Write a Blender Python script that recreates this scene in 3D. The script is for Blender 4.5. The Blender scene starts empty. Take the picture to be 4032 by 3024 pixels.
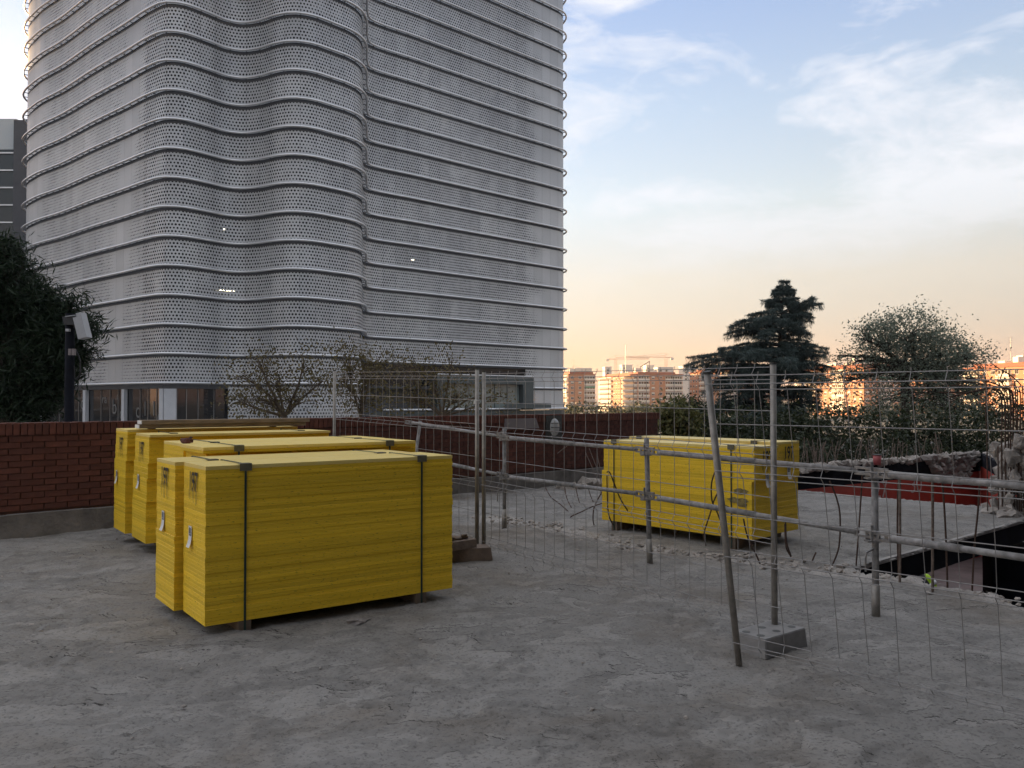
import bpy, bmesh, math, random
import numpy as np
from mathutils import Vector, Matrix

R = math.radians
sc = bpy.context.scene
col = sc.collection

# ------------------------------------------------------------------ camera
CAM_H = 1.62
F = 3300.0                      # focal length in photo pixels (4032 wide)
PITCH = math.atan(63 / F)
cam_d = bpy.data.cameras.new('camera')
cam_d.sensor_width = 36
cam_d.lens = 36 * F / 4032
cam_d.clip_start = 0.05
cam_d.clip_end = 6000
cam = bpy.data.objects.new('camera', cam_d)
col.objects.link(cam)
cam.location = (0, 0, CAM_H)
cam.rotation_euler = (R(90) + PITCH, 0, 0)
sc.camera = cam

# ------------------------------------------------------------------ light
SUN_AZ = -47.0                  # degrees from the view direction, negative = left
SUN_EL = 5.0
sdir = Vector((math.sin(R(SUN_AZ)) * math.cos(R(SUN_EL)), math.cos(R(SUN_AZ)) * math.cos(R(SUN_EL)), math.sin(R(SUN_EL))))
sun_d = bpy.data.lights.new('sun', 'SUN')
sun_d.energy = 5.0
sun_d.angle = R(0.6)
sun_d.color = (1.0, 0.64, 0.32)
sun = bpy.data.objects.new('sun', sun_d)
col.objects.link(sun)
sun.rotation_euler = (-sdir).to_track_quat('-Z', 'Y').to_euler()
sun.location = (-60, 40, 60)

world = bpy.data.worlds.new('World')
sc.world = world
world.use_nodes = True
wt = world.node_tree
wt.nodes.clear()
def wn(t, **k):
    n = wt.nodes.new(t)
    for a, b in k.items():
        setattr(n, a, b)
    return n
def wmath(op, a, b=None, c=None, clamp=False):
    n = wn('ShaderNodeMath', operation=op, use_clamp=clamp)
    for i, x in enumerate((a, b, c)):
        if x is None: continue
        if isinstance(x, (int, float)): n.inputs[i].default_value = x
        else: wt.links.new(x, n.inputs[i])
    return n.outputs[0]
def wmix(fac, a, b, blend='MIX'):
    n = wn('ShaderNodeMix', data_type='RGBA', blend_type=blend)
    for s, x in ((0, fac), (6, a), (7, b)):
        if isinstance(x, (int, float)): n.inputs[s].default_value = x
        elif isinstance(x, tuple): n.inputs[s].default_value = x
        else: wt.links.new(x, n.inputs[s])
    return n.outputs[2]
out = wn('ShaderNodeOutputWorld')
bg = wn('ShaderNodeBackground')
wt.links.new(bg.outputs[0], out.inputs[0])
sky = wn('ShaderNodeTexSky', sky_type='NISHITA', sun_disc=False)
sky.sun_elevation = R(SUN_EL)
sky.sun_rotation = R(SUN_AZ)
sky.air_density = 1.2
sky.dust_density = 0.4
sky.ozone_density = 2.0
tc = wn('ShaderNodeTexCoord')
sep = wn('ShaderNodeSeparateXYZ')
wt.links.new(tc.outputs['Generated'], sep.inputs[0])
zc = wmath('MAXIMUM', sep.outputs[2], 0.0)
ramp = wn('ShaderNodeValToRGB')
wt.links.new(zc, ramp.inputs[0])
el = ramp.color_ramp.elements
SKY = [(0.0, (.02, .02, .26)), (.021, (.04, .03, .27)), (.07, (.16, .17, .32)), (.139, (.48, .38, .30)), (.225, (.57, .58, .49)), (.326, (.47, .55, .58)),
       (.454, (.29, .395, .625)), (.67, (.34, .43, .62)), (1.0, (.48, .54, .66))]
while len(el) < len(SKY): el.new(0.5)
for e, (p, c) in zip(el, SKY):
    e.position = p; e.color = (*c, 1)
# high cirrus: streaky noise over the sky directions
mp = wn('ShaderNodeMapping')
mp.inputs['Rotation'].default_value = (0, R(45), 0)
mp.inputs['Location'].default_value = (8.679, 28.844, 16.177)
mp.inputs['Scale'].default_value = (1.7, 1.7, 4.2)
wt.links.new(tc.outputs['Generated'], mp.inputs[0])
n1 = wn('ShaderNodeTexNoise'); n1.inputs['Scale'].default_value = 2.1; n1.inputs['Detail'].default_value = 8
n1.inputs['Roughness'].default_value = .56; n1.inputs['Distortion'].default_value = .5
wt.links.new(mp.outputs[0], n1.inputs['Vector'])
n2 = wn('ShaderNodeTexNoise'); n2.inputs['Scale'].default_value = 7; n2.inputs['Detail'].default_value = 7
n2.inputs['Roughness'].default_value = .62; n2.inputs['Distortion'].default_value = 1.4
wt.links.new(mp.outputs[0], n2.inputs['Vector'])
cl = wmath('ADD', n1.outputs[0], wmath('MULTIPLY', wmath('SUBTRACT', n2.outputs[0], .5), .26))
CLT = wn('ShaderNodeMath', operation='SUBTRACT'); wt.links.new(cl, CLT.inputs[0]); wt.links.new(wmath('SUBTRACT', .485, wmath('MULTIPLY', wmath('MAXIMUM', wmath('SUBTRACT', zc, .38), 0.0), .55)), CLT.inputs[1])   # veil thickened overhead, out of view, added to brighten upward faces
cl = wmath('MULTIPLY', CLT.outputs[0], 6.5, clamp=True)
lowfade = wmath('MULTIPLY', wmath('SUBTRACT', zc, 0.12), 7.0, clamp=True)
cl = wmath('MULTIPLY', wmath('MULTIPLY', cl, lowfade), 0.9)
nis = wmix(1.0, sky.outputs[0], (.55, .442, .50, 1), 'MULTIPLY')
lowd = wn('ShaderNodeCombineXYZ'); lf = wmath('ADD', wmath('MULTIPLY', zc, 1.5), .66, clamp=True)      # dusk murk takes light out of the lowest sky
for q_ in range(3): wt.links.new(lf, lowd.inputs[q_])
nis = wmix(1.0, nis, lowd.outputs[0], 'MULTIPLY')
base = wmix(1.0, wmix(1.0, ramp.outputs[0], (1, 1, 1, 1), 'MULTIPLY'), nis, 'ADD')
skyc = wmix(cl, base, (1.62, 1.65, 1.76, 1))
wt.links.new(skyc, bg.inputs[0])
bg.inputs[1].default_value = 0.15

sc.view_settings.view_transform = 'Standard'
sc.view_settings.look = 'None'
sc.view_settings.exposure = 2.0
sc.view_settings.gamma = 1.0
sc.cycles.max_bounces = 8
sc.cycles.diffuse_bounces = 4
sc.cycles.transparent_max_bounces = 16
sc.cycles.use_denoising = True
sc.cycles.sample_clamp_indirect = 6

# ------------------------------------------------------------------ photo pixel -> place
FWD = Vector((0, math.cos(PITCH), math.sin(PITCH)))
UP = Vector((0, -math.sin(PITCH), math.cos(PITCH)))
CAMP = Vector((0, 0, CAM_H))
def ray(px, py):
    return FWD + Vector((1, 0, 0)) * ((px - 2016) / F) - UP * ((py - 1512) / F)
def G(px, py, z=0.0):                 # point on a horizontal plane
    d = ray(px, py)
    return CAMP + d * ((z - CAM_H) / d.z)
def D(px, py, depth):                 # point at a known distance in front
    d = ray(px, py)
    return CAMP + d * (depth / d.y)
def H(py, depth, px=2016):
    return D(px, py, depth).z

# ------------------------------------------------------------------ mesh helpers
def V3(p): return Vector(p) if not isinstance(p, Vector) else p
class MB:
    def __init__(s):
        s.v = []; s.f = []; s.m = []; s.mi = 0; s.uv = None
    def add(s, vs, fs):
        b = len(s.v)
        s.v.extend([tuple(x) for x in vs])
        for f in fs:
            s.f.append(tuple(b + i for i in f)); s.m.append(s.mi)
    def obox(s, c, ax, ay, az):       # centre and three half vectors
        c, ax, ay, az = map(V3, (c, ax, ay, az))
        vs = [c + ax * i + ay * j + az * k for k in (-1, 1) for j in (-1, 1) for i in (-1, 1)]
        s.add(vs, [(0, 2, 3, 1), (4, 5, 7, 6), (0, 1, 5, 4), (2, 6, 7, 3), (0, 4, 6, 2), (1, 3, 7, 5)])
    def box(s, x0, x1, y0, y1, z0, z1):
        s.obox(((x0 + x1) / 2, (y0 + y1) / 2, (z0 + z1) / 2), ((x1 - x0) / 2, 0, 0), (0, (y1 - y0) / 2, 0), (0, 0, (z1 - z0) / 2))
    def beam(s, a, b, w, h, up=(0, 0, 1)):   # box from a to b
        a, b = V3(a), V3(b)
        d = (b - a); L = d.length; d = d / L
        up = V3(up)
        sd = d.cross(up)
        if sd.length < 1e-4: sd = d.cross(Vector((1, 0, 0)))
        sd.normalize(); u2 = sd.cross(d)
        s.obox((a + b) / 2, d * L / 2, sd * w / 2, u2 * h / 2)
    def tube(s, pts, r, n=6, closed=False, cap=True):
        P = [V3(p) for p in pts]; m = len(P)
        rr = r if isinstance(r, (list, tuple)) else [r] * m
        b = len(s.v); prev = None
        for i, p in enumerate(P):
            if closed: t = P[(i + 1) % m] - P[i - 1]
            else: t = P[min(i + 1, m - 1)] - P[max(i - 1, 0)]
            if t.length < 1e-9: t = Vector((0, 0, 1))
            t.normalize()
            if prev is None:
                a = Vector((0, 0, 1)) if abs(t.z) < .9 else Vector((1, 0, 0))
                nx = t.cross(a).normalized()
            else:
                nx = prev - t * prev.dot(t)
                nx = nx.normalized() if nx.length > 1e-6 else t.orthogonal().normalized()
            prev = nx; ny = t.cross(nx)
            for k in range(n):
                an = 2 * math.pi * k / n
                s.v.append(tuple(p + (nx * math.cos(an) + ny * math.sin(an)) * rr[i]))
        for i in range(m if closed else m - 1):
            j = (i + 1) % m
            for k in range(n):
                k2 = (k + 1) % n
                s.f.append((b + i * n + k, b + i * n + k2, b + j * n + k2, b + j * n + k)); s.m.append(s.mi)
        if cap and not closed:
            s.f.append(tuple(b + k for k in range(n))[::-1]); s.m.append(s.mi)
            s.f.append(tuple(b + (m - 1) * n + k for k in range(n))); s.m.append(s.mi)
    def prism(s, poly, z0, z1):       # vertical prism over an xy polygon (counter clockwise)
        n = len(poly)
        vs = [(p[0], p[1], z0) for p in poly] + [(p[0], p[1], z1) for p in poly]
        s.add(vs, [tuple(range(n))[::-1], tuple(range(n, 2 * n))] + [(i, (i + 1) % n, n + (i + 1) % n, n + i) for i in range(n)])
    def mesh(s, name, smooth=False):
        me = bpy.data.meshes.new(name)
        me.from_pydata(s.v, [], s.f)
        if smooth:
            me.polygons.foreach_set('use_smooth', [True] * len(me.polygons))
        return me
    def build(s, name, mat, parent=None, smooth=False):
        me = s.mesh(name, smooth)
        for mm in (mat if isinstance(mat, (list, tuple)) else [mat]):
            me.materials.append(mm)
        if isinstance(mat, (list, tuple)):
            me.polygons.foreach_set('material_index', s.m)
        me.update()
        return link(name, me, parent)
def link(name, me, parent=None):
    o = bpy.data.objects.new(name, me)
    col.objects.link(o)
    if parent is not None: o.parent = parent
    return o
def tag(o, label=None, cat=None, group=None, kind=None):
    for k, x in (('label', label), ('category', cat), ('group', group), ('kind', kind)):
        if x: o[k] = x
    return o
def thing(name, label, cat, loc=(0, 0, 0), rz=0.0, group=None):
    o = bpy.data.objects.new(name, None)
    o.empty_display_size = .2
    col.objects.link(o)
    o.location = loc; o.rotation_euler = (0, 0, rz)
    return tag(o, label, cat, group)
def quads_mesh(name, verts, nper, mat):        # verts: numpy (N*nper,3), separate faces
    n = len(verts) // nper
    me = bpy.data.meshes.new(name)
    me.vertices.add(len(verts)); me.vertices.foreach_set('co', np.asarray(verts, np.float32).ravel())
    me.loops.add(n * nper); me.loops.foreach_set('vertex_index', np.arange(n * nper, dtype=np.int32))
    me.polygons.add(n)
    me.polygons.foreach_set('loop_start', np.arange(0, n * nper, nper, dtype=np.int32))
    me.polygons.foreach_set('loop_total', np.full(n, nper, np.int32))
    me.update(calc_edges=True); me.validate()
    me.materials.append(mat)
    return me
def text_mesh(body, size=1.0, depth=0.0, bold=0.0):
    c = bpy.data.curves.new('lettering', 'FONT')
    c.body = body; c.size = size; c.extrude = depth; c.align_x = 'CENTER'; c.align_y = 'CENTER'
    c.resolution_u = 4; c.offset = bold
    o = bpy.data.objects.new('lettering', c)
    col.objects.link(o)
    dg = bpy.context.evaluated_depsgraph_get()
    me = bpy.data.meshes.new_from_object(o.evaluated_get(dg))
    bpy.data.objects.remove(o)
    return me

# value noise
def _hash(ix, iy, seed):
    h = (ix.astype(np.int64) * 374761393 + iy.astype(np.int64) * 668265263 + seed * 1274126177) & 0x7fffffff
    h = ((h ^ (h >> 13)) * 1274126177) & 0x7fffffff
    return ((h ^ (h >> 16)) & 0xffff) / 65535.0
def vnoise(x, y, seed=0):
    ix = np.floor(x); iy = np.floor(y)
    fx = x - ix; fy = y - iy
    fx = fx * fx * (3 - 2 * fx); fy = fy * fy * (3 - 2 * fy)
    a = _hash(ix, iy, seed); b = _hash(ix + 1, iy, seed); c = _hash(ix, iy + 1, seed); d = _hash(ix + 1, iy + 1, seed)
    return (a * (1 - fx) + b * fx) * (1 - fy) + (c * (1 - fx) + d * fx) * fy
def fbm(x, y, seed=0, oct=4, gain=.5):
    s = 0; a = 1; t = 0
    for i in range(oct):
        s = s + a * vnoise(x, y, seed + i * 17); t += a
        x = x * 2.03 + 5.1; y = y * 2.03 + 1.7; a *= gain
    return s / t

# ------------------------------------------------------------------ materials
class NT:
    def __init__(s, name):
        s.mat = bpy.data.materials.new(name); s.mat.use_nodes = True
        s.t = s.mat.node_tree
        s.b = s.t.nodes['Principled BSDF']; s.o = s.t.nodes['Material Output']
    def n(s, t, **k):
        x = s.t.nodes.new(t)
        for a, b in k.items(): setattr(x, a, b)
        return x
    def l(s, a, b): s.t.links.new(a, b)
    def put(s, sock, x):
        if hasattr(x, 'node'): s.l(x, sock)
        elif isinstance(x, tuple) and len(x) == 3 and sock.type == 'RGBA': sock.default_value = (*x, 1)
        else: sock.default_value = x
    def math(s, op, a, b=None, c=None, clamp=False):
        x = s.n('ShaderNodeMath', operation=op, use_clamp=clamp)
        for i, q in enumerate((a, b, c)):
            if q is not None: s.put(x.inputs[i], q)
        return x.outputs[0]
    def mix(s, f, a, b, blend='MIX'):
        x = s.n('ShaderNodeMix', data_type='RGBA', blend_type=blend)
        s.put(x.inputs[0], f); s.put(x.inputs[6], a); s.put(x.inputs[7], b)
        return x.outputs[2]
    def coord(s, which='Object', scale=None):
        x = s.n('ShaderNodeTexCoord').outputs[which]
        if scale:
            m = s.n('ShaderNodeMapping'); m.inputs['Scale'].default_value = scale
            s.l(x, m.inputs[0]); x = m.outputs[0]
        return x
    def noise(s, vec, scale, detail=4, rough=.55, dist=0.0):
        x = s.n('ShaderNodeTexNoise')
        s.l(vec, x.inputs['Vector'])
        x.inputs['Scale'].default_value = scale; x.inputs['Detail'].default_value = detail
        x.inputs['Roughness'].default_value = rough; x.inputs['Distortion'].default_value = dist
        return x.outputs[0]
    def ramp(s, f, stops):
        x = s.n('ShaderNodeValToRGB'); e = x.color_ramp.elements
        while len(e) < len(stops): e.new(.5)
        for q, (p, c) in zip(e, stops):
            q.position = p; q.color = (*c, 1) if isinstance(c, tuple) else (c, c, c, 1)
        s.l(f, x.inputs[0])
        return x.outputs[0]
    def bump(s, h, strength=.3, dist=.01, prev=None):
        x = s.n('ShaderNodeBump'); x.inputs['Strength'].default_value = strength; x.inputs['Distance'].default_value = dist
        s.l(h, x.inputs['Height'])
        if prev is not None: s.l(prev, x.inputs['Normal'])
        return x.outputs[0]
def pm(name, c, rough=.6, metal=0.0, var=.15, scale=4.0, bump=0.0, bscale=60.0, bdist=.004, obj_var=0.0, spec=.5, stretch=None, detail=5):
    m = NT(name)
    v = m.coord('Object', stretch)
    f = m.noise(v, scale, detail)
    lo = tuple(x * (1 - var) for x in c); hi = tuple(min(1, x * (1 + var)) for x in c)
    cc = m.ramp(f, [(.3, lo), (.7, hi)])
    if obj_var:
        r = m.n('ShaderNodeObjectInfo').outputs['Random']
        k = m.math('MULTIPLY_ADD', r, 2 * obj_var, 1 - obj_var)
        h = m.n('ShaderNodeHueSaturation'); m.l(k, h.inputs['Value']); m.l(cc, h.inputs['Color']); cc = h.outputs[0]
    m.l(cc, m.b.inputs['Base Color'])
    m.b.inputs['Roughness'].default_value = rough; m.b.inputs['Metallic'].default_value = metal
    m.b.inputs['Specular IOR Level'].default_value = spec
    if bump:
        m.l(m.bump(m.noise(v, bscale, 4), bump, bdist), m.b.inputs['Normal'])
    return m.mat
def glass(name, c=(.02, .025, .03), rough=.06):
    m = NT(name)
    m.b.inputs['Base Color'].default_value = (*c, 1); m.b.inputs['Roughness'].default_value = rough
    m.b.inputs['Specular IOR Level'].default_value = .6
    return m.mat
def emit(name, c, s):
    m = NT(name)
    m.b.inputs['Base Color'].default_value = (*c, 1)
    m.b.inputs['Emission Color'].default_value = (*c, 1); m.b.inputs['Emission Strength'].default_value = s
    return m.mat
def leafmat(name, a, b, rough=.55, trans=.25):
    m = NT(name)
    g = m.n('ShaderNodeNewGeometry').outputs['Random Per Island']
    c = m.mix(g, a, b)
    m.l(c, m.b.inputs['Base Color']); m.b.inputs['Roughness'].default_value = rough
    m.b.inputs['Specular IOR Level'].default_value = .3
    tr = m.n('ShaderNodeBsdfTranslucent'); m.l(c, tr.inputs[0])
    mx = m.n('ShaderNodeMixShader'); mx.inputs[0].default_value = trans
    m.l(m.b.outputs[0], mx.inputs[1]); m.l(tr.outputs[0], mx.inputs[2]); m.l(mx.outputs[0], m.o.inputs[0])
    return m.mat

def concrete_ground():
    m = NT('cracked_concrete')
    v = m.coord('Object')
    big = m.noise(v, .55, 5, .6, .4)
    mid = m.noise(v, 3.0, 6, .62, .6)
    fine = m.noise(v, 45, 5, .7)
    grit = m.noise(v, 190, 3, .7)
    def crust(off):
        mp_ = m.n('ShaderNodeMapping'); mp_.inputs['Location'].default_value = off; mp_.inputs['Scale'].default_value = (1.0, 1.25, 1.0)
        m.l(v, mp_.inputs[0])
        return m.math('FLOOR', m.math('MULTIPLY', m.noise(mp_.outputs[0], 1.25, 8, .62, .5), 9.0))
    stp = crust((0, 0, 0))
    c = m.ramp(big, [(.36, (.19, .166, .138)), (.50, (.245, .233, .214)), (.70, (.275, .264, .247))])
    c = m.mix(m.math('MULTIPLY', m.ramp(mid, [(.45, 0.0), (.62, 1.0)]), .40), c, (.325, .311, .29))
    c = m.mix(m.math('MULTIPLY', m.ramp(mid, [(.28, 1.0), (.40, 0.0)]), .5), c, (.11, .103, .097))
    wnn_ = m.n('ShaderNodeTexWhiteNoise', noise_dimensions='1D'); m.l(stp, wnn_.inputs['W'])     # each layer of crust has its own tone
    hs = m.n('ShaderNodeHueSaturation'); m.l(m.math('MULTIPLY_ADD', wnn_.outputs[0], .26, .87), hs.inputs['Value']); m.l(c, hs.inputs['Color']); c = hs.outputs[0]
    at = m.n('ShaderNodeAttribute', attribute_name='rough')
    c = m.mix(at.outputs['Fac'], c, (.40, .37, .335))
    c = m.mix(m.math('MULTIPLY', m.ramp(fine, [(.36, 1.0), (.48, 0.0)]), .62), c, (.07, .065, .06))
    c = m.mix(m.math('MULTIPLY', m.ramp(grit, [(.52, 0.0), (.72, 1.0)]), .5), c, (.29, .28, .27))
    lip_shade = m.math('SUBTRACT', crust((.004, .0125, 0)), stp, clamp=True)      # shadow under the near edge of a flake, painted into the colour
    lip_shade = m.math('MULTIPLY', lip_shade, m.ramp(m.noise(v, 1.15, 4, .6), [(.46, 0.0), (.58, 1.0)]))
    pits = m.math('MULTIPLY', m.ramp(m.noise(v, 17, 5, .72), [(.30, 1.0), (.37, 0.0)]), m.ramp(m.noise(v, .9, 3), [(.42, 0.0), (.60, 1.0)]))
    c = m.mix(m.math('MULTIPLY', m.math('MAXIMUM', lip_shade, pits), .86), c, (.022, .020, .019))
    edge_shade_spots = m.n('ShaderNodeAttribute', attribute_name='dirt').outputs['Fac']  # shadow cracks of the flake edges painted in, plus random dark spots
    c = m.mix(m.math('MULTIPLY', edge_shade_spots, .28), c, (.035, .031, .028))
    m.l(c, m.b.inputs['Base Color'])
    m.b.inputs['Roughness'].default_value = .92; m.b.inputs['Specular IOR Level'].default_value = .2
    # thin flaking crust: stepped noise
    nb = m.bump(stp, .5, .012)
    nb = m.bump(fine, .5, .008, nb)
    nb = m.bump(grit, .6, .004, nb)
    m.l(nb, m.b.inputs['Normal'])
    return m.mat
M = {}
M['ground'] = concrete_ground()
M['concrete'] = pm('weathered_concrete', (.30, .28, .26), .9, var=.3, scale=3, bump=.5, bscale=25, bdist=.02)
M['rubble'] = pm('broken_concrete', (.34, .305, .27), .95, var=.3, scale=6, bump=.8, bscale=30, bdist=.03)
M['rubble_dark'] = pm('broken_concrete_grey', (.26, .235, .215), .95, var=.35, scale=6, bump=.8, bscale=25, bdist=.03)
M['block'] = pm('fence_foot_concrete', (.24, .232, .222), .9, var=.2, scale=9, bump=.4, bscale=90, bdist=.004)
M['block_brown'] = pm('dusty_block', (.20, .155, .125), .95, var=.3, scale=9, bump=.6, bscale=50, bdist=.008)
M['brick'] = pm('dark_red_brick', (.120, .040, .026), .85, var=.35, scale=9, bump=.3, bscale=60, bdist=.004, obj_var=.22)
M['mortar'] = pm('grey_mortar', (.080, .040, .030), .95, var=.2, scale=20)
M['plinth'] = pm('plinth_concrete', (.17, .155, .14), .95, var=.35, scale=4, bump=.6, bscale=20, bdist=.02)
M['galv'] = pm('galvanised_steel', (.27, .26, .25), .5, .6, var=.25, scale=18, bump=.15, bscale=120, bdist=.001)
M['galv_dirty'] = pm('galvanised_tube_with_cement', (.25, .24, .23), .7, .25, var=.45, scale=14, bump=.4, bscale=70, bdist=.003)
M['post'] = pm('worn_steel_post', (.30, .28, .25), .55, .5, var=.25, scale=14)
M['wire'] = pm('galvanised_wire', (.27, .26, .25), .5, .35, var=.15, scale=30)
M['rebar'] = pm('rusty_rebar', (.075, .045, .032), .85, .1, var=.4, scale=40, bump=.4, bscale=300, bdist=.001)
M['rebar_grey'] = pm('dusty_rebar', (.17, .13, .105), .9, var=.4, scale=30)
M['strap'] = pm('green_strap', (.02, .045, .036), .5, var=.2, scale=30)
M['strap_dark'] = pm('strap_corner_guard', (.055, .055, .05), .6, var=.2, scale=30)
M['guard'] = pm('cardboard_corner_guard', (.13, .118, .075), .8, var=.25, scale=25)
M['timber'] = pm('grey_timber', (.23, .175, .125), .85, var=.3, scale=6, stretch=(1, 8, 8), bump=.3, bscale=40)
M['bearer'] = pm('dark_bearer', (.14, .105, .075), .9, var=.3, scale=8)
M['label'] = pm('white_paper', (.72, .72, .70), .6, var=.04, scale=20)
M['ink'] = pm('black_ink', (.018, .015, .010), .7, var=.2, scale=50)
M['barcode'] = pm('grey_print', (.14, .14, .14), .7, var=.2, scale=80)
M['black_paint'] = pm('black_bitumen_paint', (.010, .011, .015), .95, var=.4, scale=3, spec=.08)
M['red_paint'] = pm('red_wall_paint', (.42, .055, .035), .6, var=.14, scale=2, bump=.1, bscale=30)
M['chalk'] = pm('white_chalk', (.55, .45, .42), .9, var=.2, scale=30)
M['basement'] = pm('basement_floor', (.22, .19, .185), .85, var=.25, scale=1.5)
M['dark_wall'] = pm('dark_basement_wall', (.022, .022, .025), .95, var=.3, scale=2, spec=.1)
M['alu_ring'] = pm('aluminium_ring', (.66, .67, .69), .38, .55, var=.05, scale=.6)
M['bracket'] = pm('dark_bracket', (.16, .16, .165), .6, .3, var=.1)
M['tower_glass'] = glass('tower_inner_glass', (.010, .012, .015), .2)
M['tower_glass'].node_tree.nodes['Principled BSDF'].inputs['Specular IOR Level'].default_value = .25
M['dark_glass'] = glass('shopfront_glass', (.012, .013, .015), .05)
M['gap'] = pm('dark_gap_cladding', (.06, .062, .068), .7, var=.1)
M['pale_col'] = pm('pale_render', (.46, .47, .49), .8, var=.08, scale=1)
M['portal'] = pm('dark_green_grey_metal', (.055, .068, .070), .5, .2, var=.1, scale=1)
M['portal_glass'] = pm('green_tinted_glass', (.16, .19, .18), .15, var=.1, scale=.5)
M['white_edge'] = pm('white_metal_edge', (.75, .76, .78), .5, var=.04)
M['decal'] = pm('grey_window_decal', (.13, .135, .135), .6, var=.1)
M['lamp_on'] = emit('lit_lamp', (1.0, .86, .55), 6)
M['bark'] = pm('dark_bark', (.045, .036, .028), .95, var=.4, scale=12, bump=.6, bscale=30, bdist=.02)
M['twig'] = pm('brown_twig', (.10, .075, .05), .9, var=.3, scale=12)
M['terrain'] = pm('city_ground', (.07, .065, .05), .95, var=.3, scale=.05)
def board_mat(name='yellow_shuttering_board', dust_sheen=0.0):
    m = NT(name)
    rnd = m.n('ShaderNodeObjectInfo').outputs['Random']
    def oc(scale):
        va = m.n('ShaderNodeVectorMath', operation='ADD'); m.l(m.coord('Object', scale), va.inputs[0])
        cb = m.n('ShaderNodeCombineXYZ'); m.l(m.math('MULTIPLY', rnd, 47.0), cb.inputs[0]); m.l(m.math('MULTIPLY', rnd, 91.0), cb.inputs[2]); m.l(cb.outputs[0], va.inputs[1]); return va.outputs[0]
    v = oc((.7, 9.0, 22.0))
    f = m.noise(v, 5, 5, .6)
    c = m.ramp(f, [(.25, (.76, .49, .024)), (.55, (.85, .56, .034)), (.8, (.88, .61, .060))])
    r = m.n('ShaderNodeObjectInfo').outputs['Random']
    h = m.n('ShaderNodeHueSaturation'); m.l(m.math('MULTIPLY_ADD', r, .26, .87), h.inputs['Value']); m.l(c, h.inputs['Color'])
    c = h.outputs[0]
    s = m.noise(oc((9, 26, 40)), 3.0, 3, .6)
    c = m.mix(m.math('MULTIPLY', m.ramp(s, [(.30, 1.0), (.40, 0.0)]), .8), c, (.14, .085, .012))
    if dust_sheen:                                              # dusty upper face, with sky sheen also put into its colour
        f = m.ramp(m.noise(m.coord('Object', (1, 3, 1)), 3.5, 6, .65), [(.3, dust_sheen * .55), (.7, dust_sheen)])
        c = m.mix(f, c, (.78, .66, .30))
    m.l(c, m.b.inputs['Base Color'])
    m.b.inputs['Roughness'].default_value = .5; m.b.inputs['Specular IOR Level'].default_value = .28
    m.l(m.bump(m.noise(oc((1, 6, 8)), 22, 4), .06, .001), m.b.inputs['Normal'])
    return m.mat
M['board'] = board_mat()
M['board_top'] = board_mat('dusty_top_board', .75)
# ================================================================== SETTING: terrain and slab
mb = MB(); mb.add([(-3000, -1500, -5), (3000, -1500, -5), (3000, 4500, -5), (-3000, 4500, -5)], [(0, 1, 2, 3)])
tag(mb.build('ground', M['terrain']), kind='structure')

OPEN1 = [(3.28, 8.12), (8.62, 12.87), (14, 12.9), (14, 1.0), (8.2, 1.0), (4.15, 6.82)]
WALL_A, WALL_B = Vector((2.6, 16.5)), Vector((13.75, 24.6))
OPEN2 = [(3.3, 17.05), (5.05, 15.45), (7.24, 12.70), (8.63, 12.9), (14, 12.95), (30, 20), (30, 36), (13.8, 24.65)]
def inside(poly, x, y):
    r = np.zeros(x.shape, bool); n = len(poly)
    for i in range(n):
        x0, y0 = poly[i]; x1, y1 = poly[(i + 1) % n]
        c = ((y0 > y) != (y1 > y)) & (x < (x1 - x0) * (y - y0) / (y1 - y0 + 1e-12) + x0)
        r ^= c
    return r
def segdist(x, y, a, b):
    ax, ay = a; bx, by = b
    t = np.clip(((x - ax) * (bx - ax) + (y - ay) * (by - ay)) / ((bx - ax) ** 2 + (by - ay) ** 2), 0, 1)
    return np.hypot(x - ax - t * (bx - ax), y - ay - t * (by - ay))
# jackhammered strip running across the slab
STRIP = [(-0.25, 11.6), (0.55, 10.6), (1.1, 9.6), (1.55, 9.05), (2.3, 8.55), (3.25, 8.0), (4.15, 6.75), (5.6, 4.7)]
def strip_d(x, y):
    d = np.full(x.shape, 9.9)
    for a, b in zip(STRIP[:-1], STRIP[1:]):
        d = np.minimum(d, segdist(x, y, a, b))
    return d
ys = [1.9]
while ys[-1] < 26:
    ys.append(ys[-1] + max(.013, .0058 * ys[-1]))
ys = np.array(ys); xs = np.arange(-15, 14.01, .026)
X, Y = np.meshgrid(xs, ys)
wx = X + .35 * (fbm(X * 1.7, Y * 1.7, 3) - .5); wy = Y + .35 * (fbm(X * 1.7, Y * 1.7, 9) - .5)
t1 = fbm(wx * 1.1, wy * 1.6, 21, 7, .62)
lev = np.floor(t1 * 10.0)
on = fbm(X * 1.3, Y * 1.3, 77, 3) > .47
Z = np.where(on, lev * .009, t1 * 10.0 * .009)
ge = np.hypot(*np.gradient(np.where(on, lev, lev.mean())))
edge_shade_spots = np.clip(ge, 0, 1) * np.clip((fbm(X * 3, Y * 3, 91, 3) - .47) * 14, 0, 1)  # flake edges darkened like shadow cracks
edge_shade_spots = np.maximum(edge_shade_spots, np.clip((.30 - fbm(X * 16, Y * 16, 47, 3)) * 12, 0, 1) * np.clip((fbm(X * 1.1, Y * 1.1, 58, 3) - .46) * 9, 0, 1))
t2 = fbm(X * 7, Y * 7, 41, 4)
pit = np.clip((.36 - t2) * 9, 0, 1) * np.clip((fbm(X * .8, Y * .8, 55, 3) - .44) * 8, 0, 1)
Z -= pit * .016
Z += (fbm(X * .35, Y * .35, 5, 3) - .5) * .05 + (fbm(X * 22, Y * 22, 66, 2) - .5) * .005
Z -= Z.mean()
sd = strip_d(X, Y)
wob = (fbm(X * 2.2, Y * 2.2, 12, 4) - .5) * .55
rough = np.clip(1.15 - (sd + wob) / .26, 0, 1)
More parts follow.
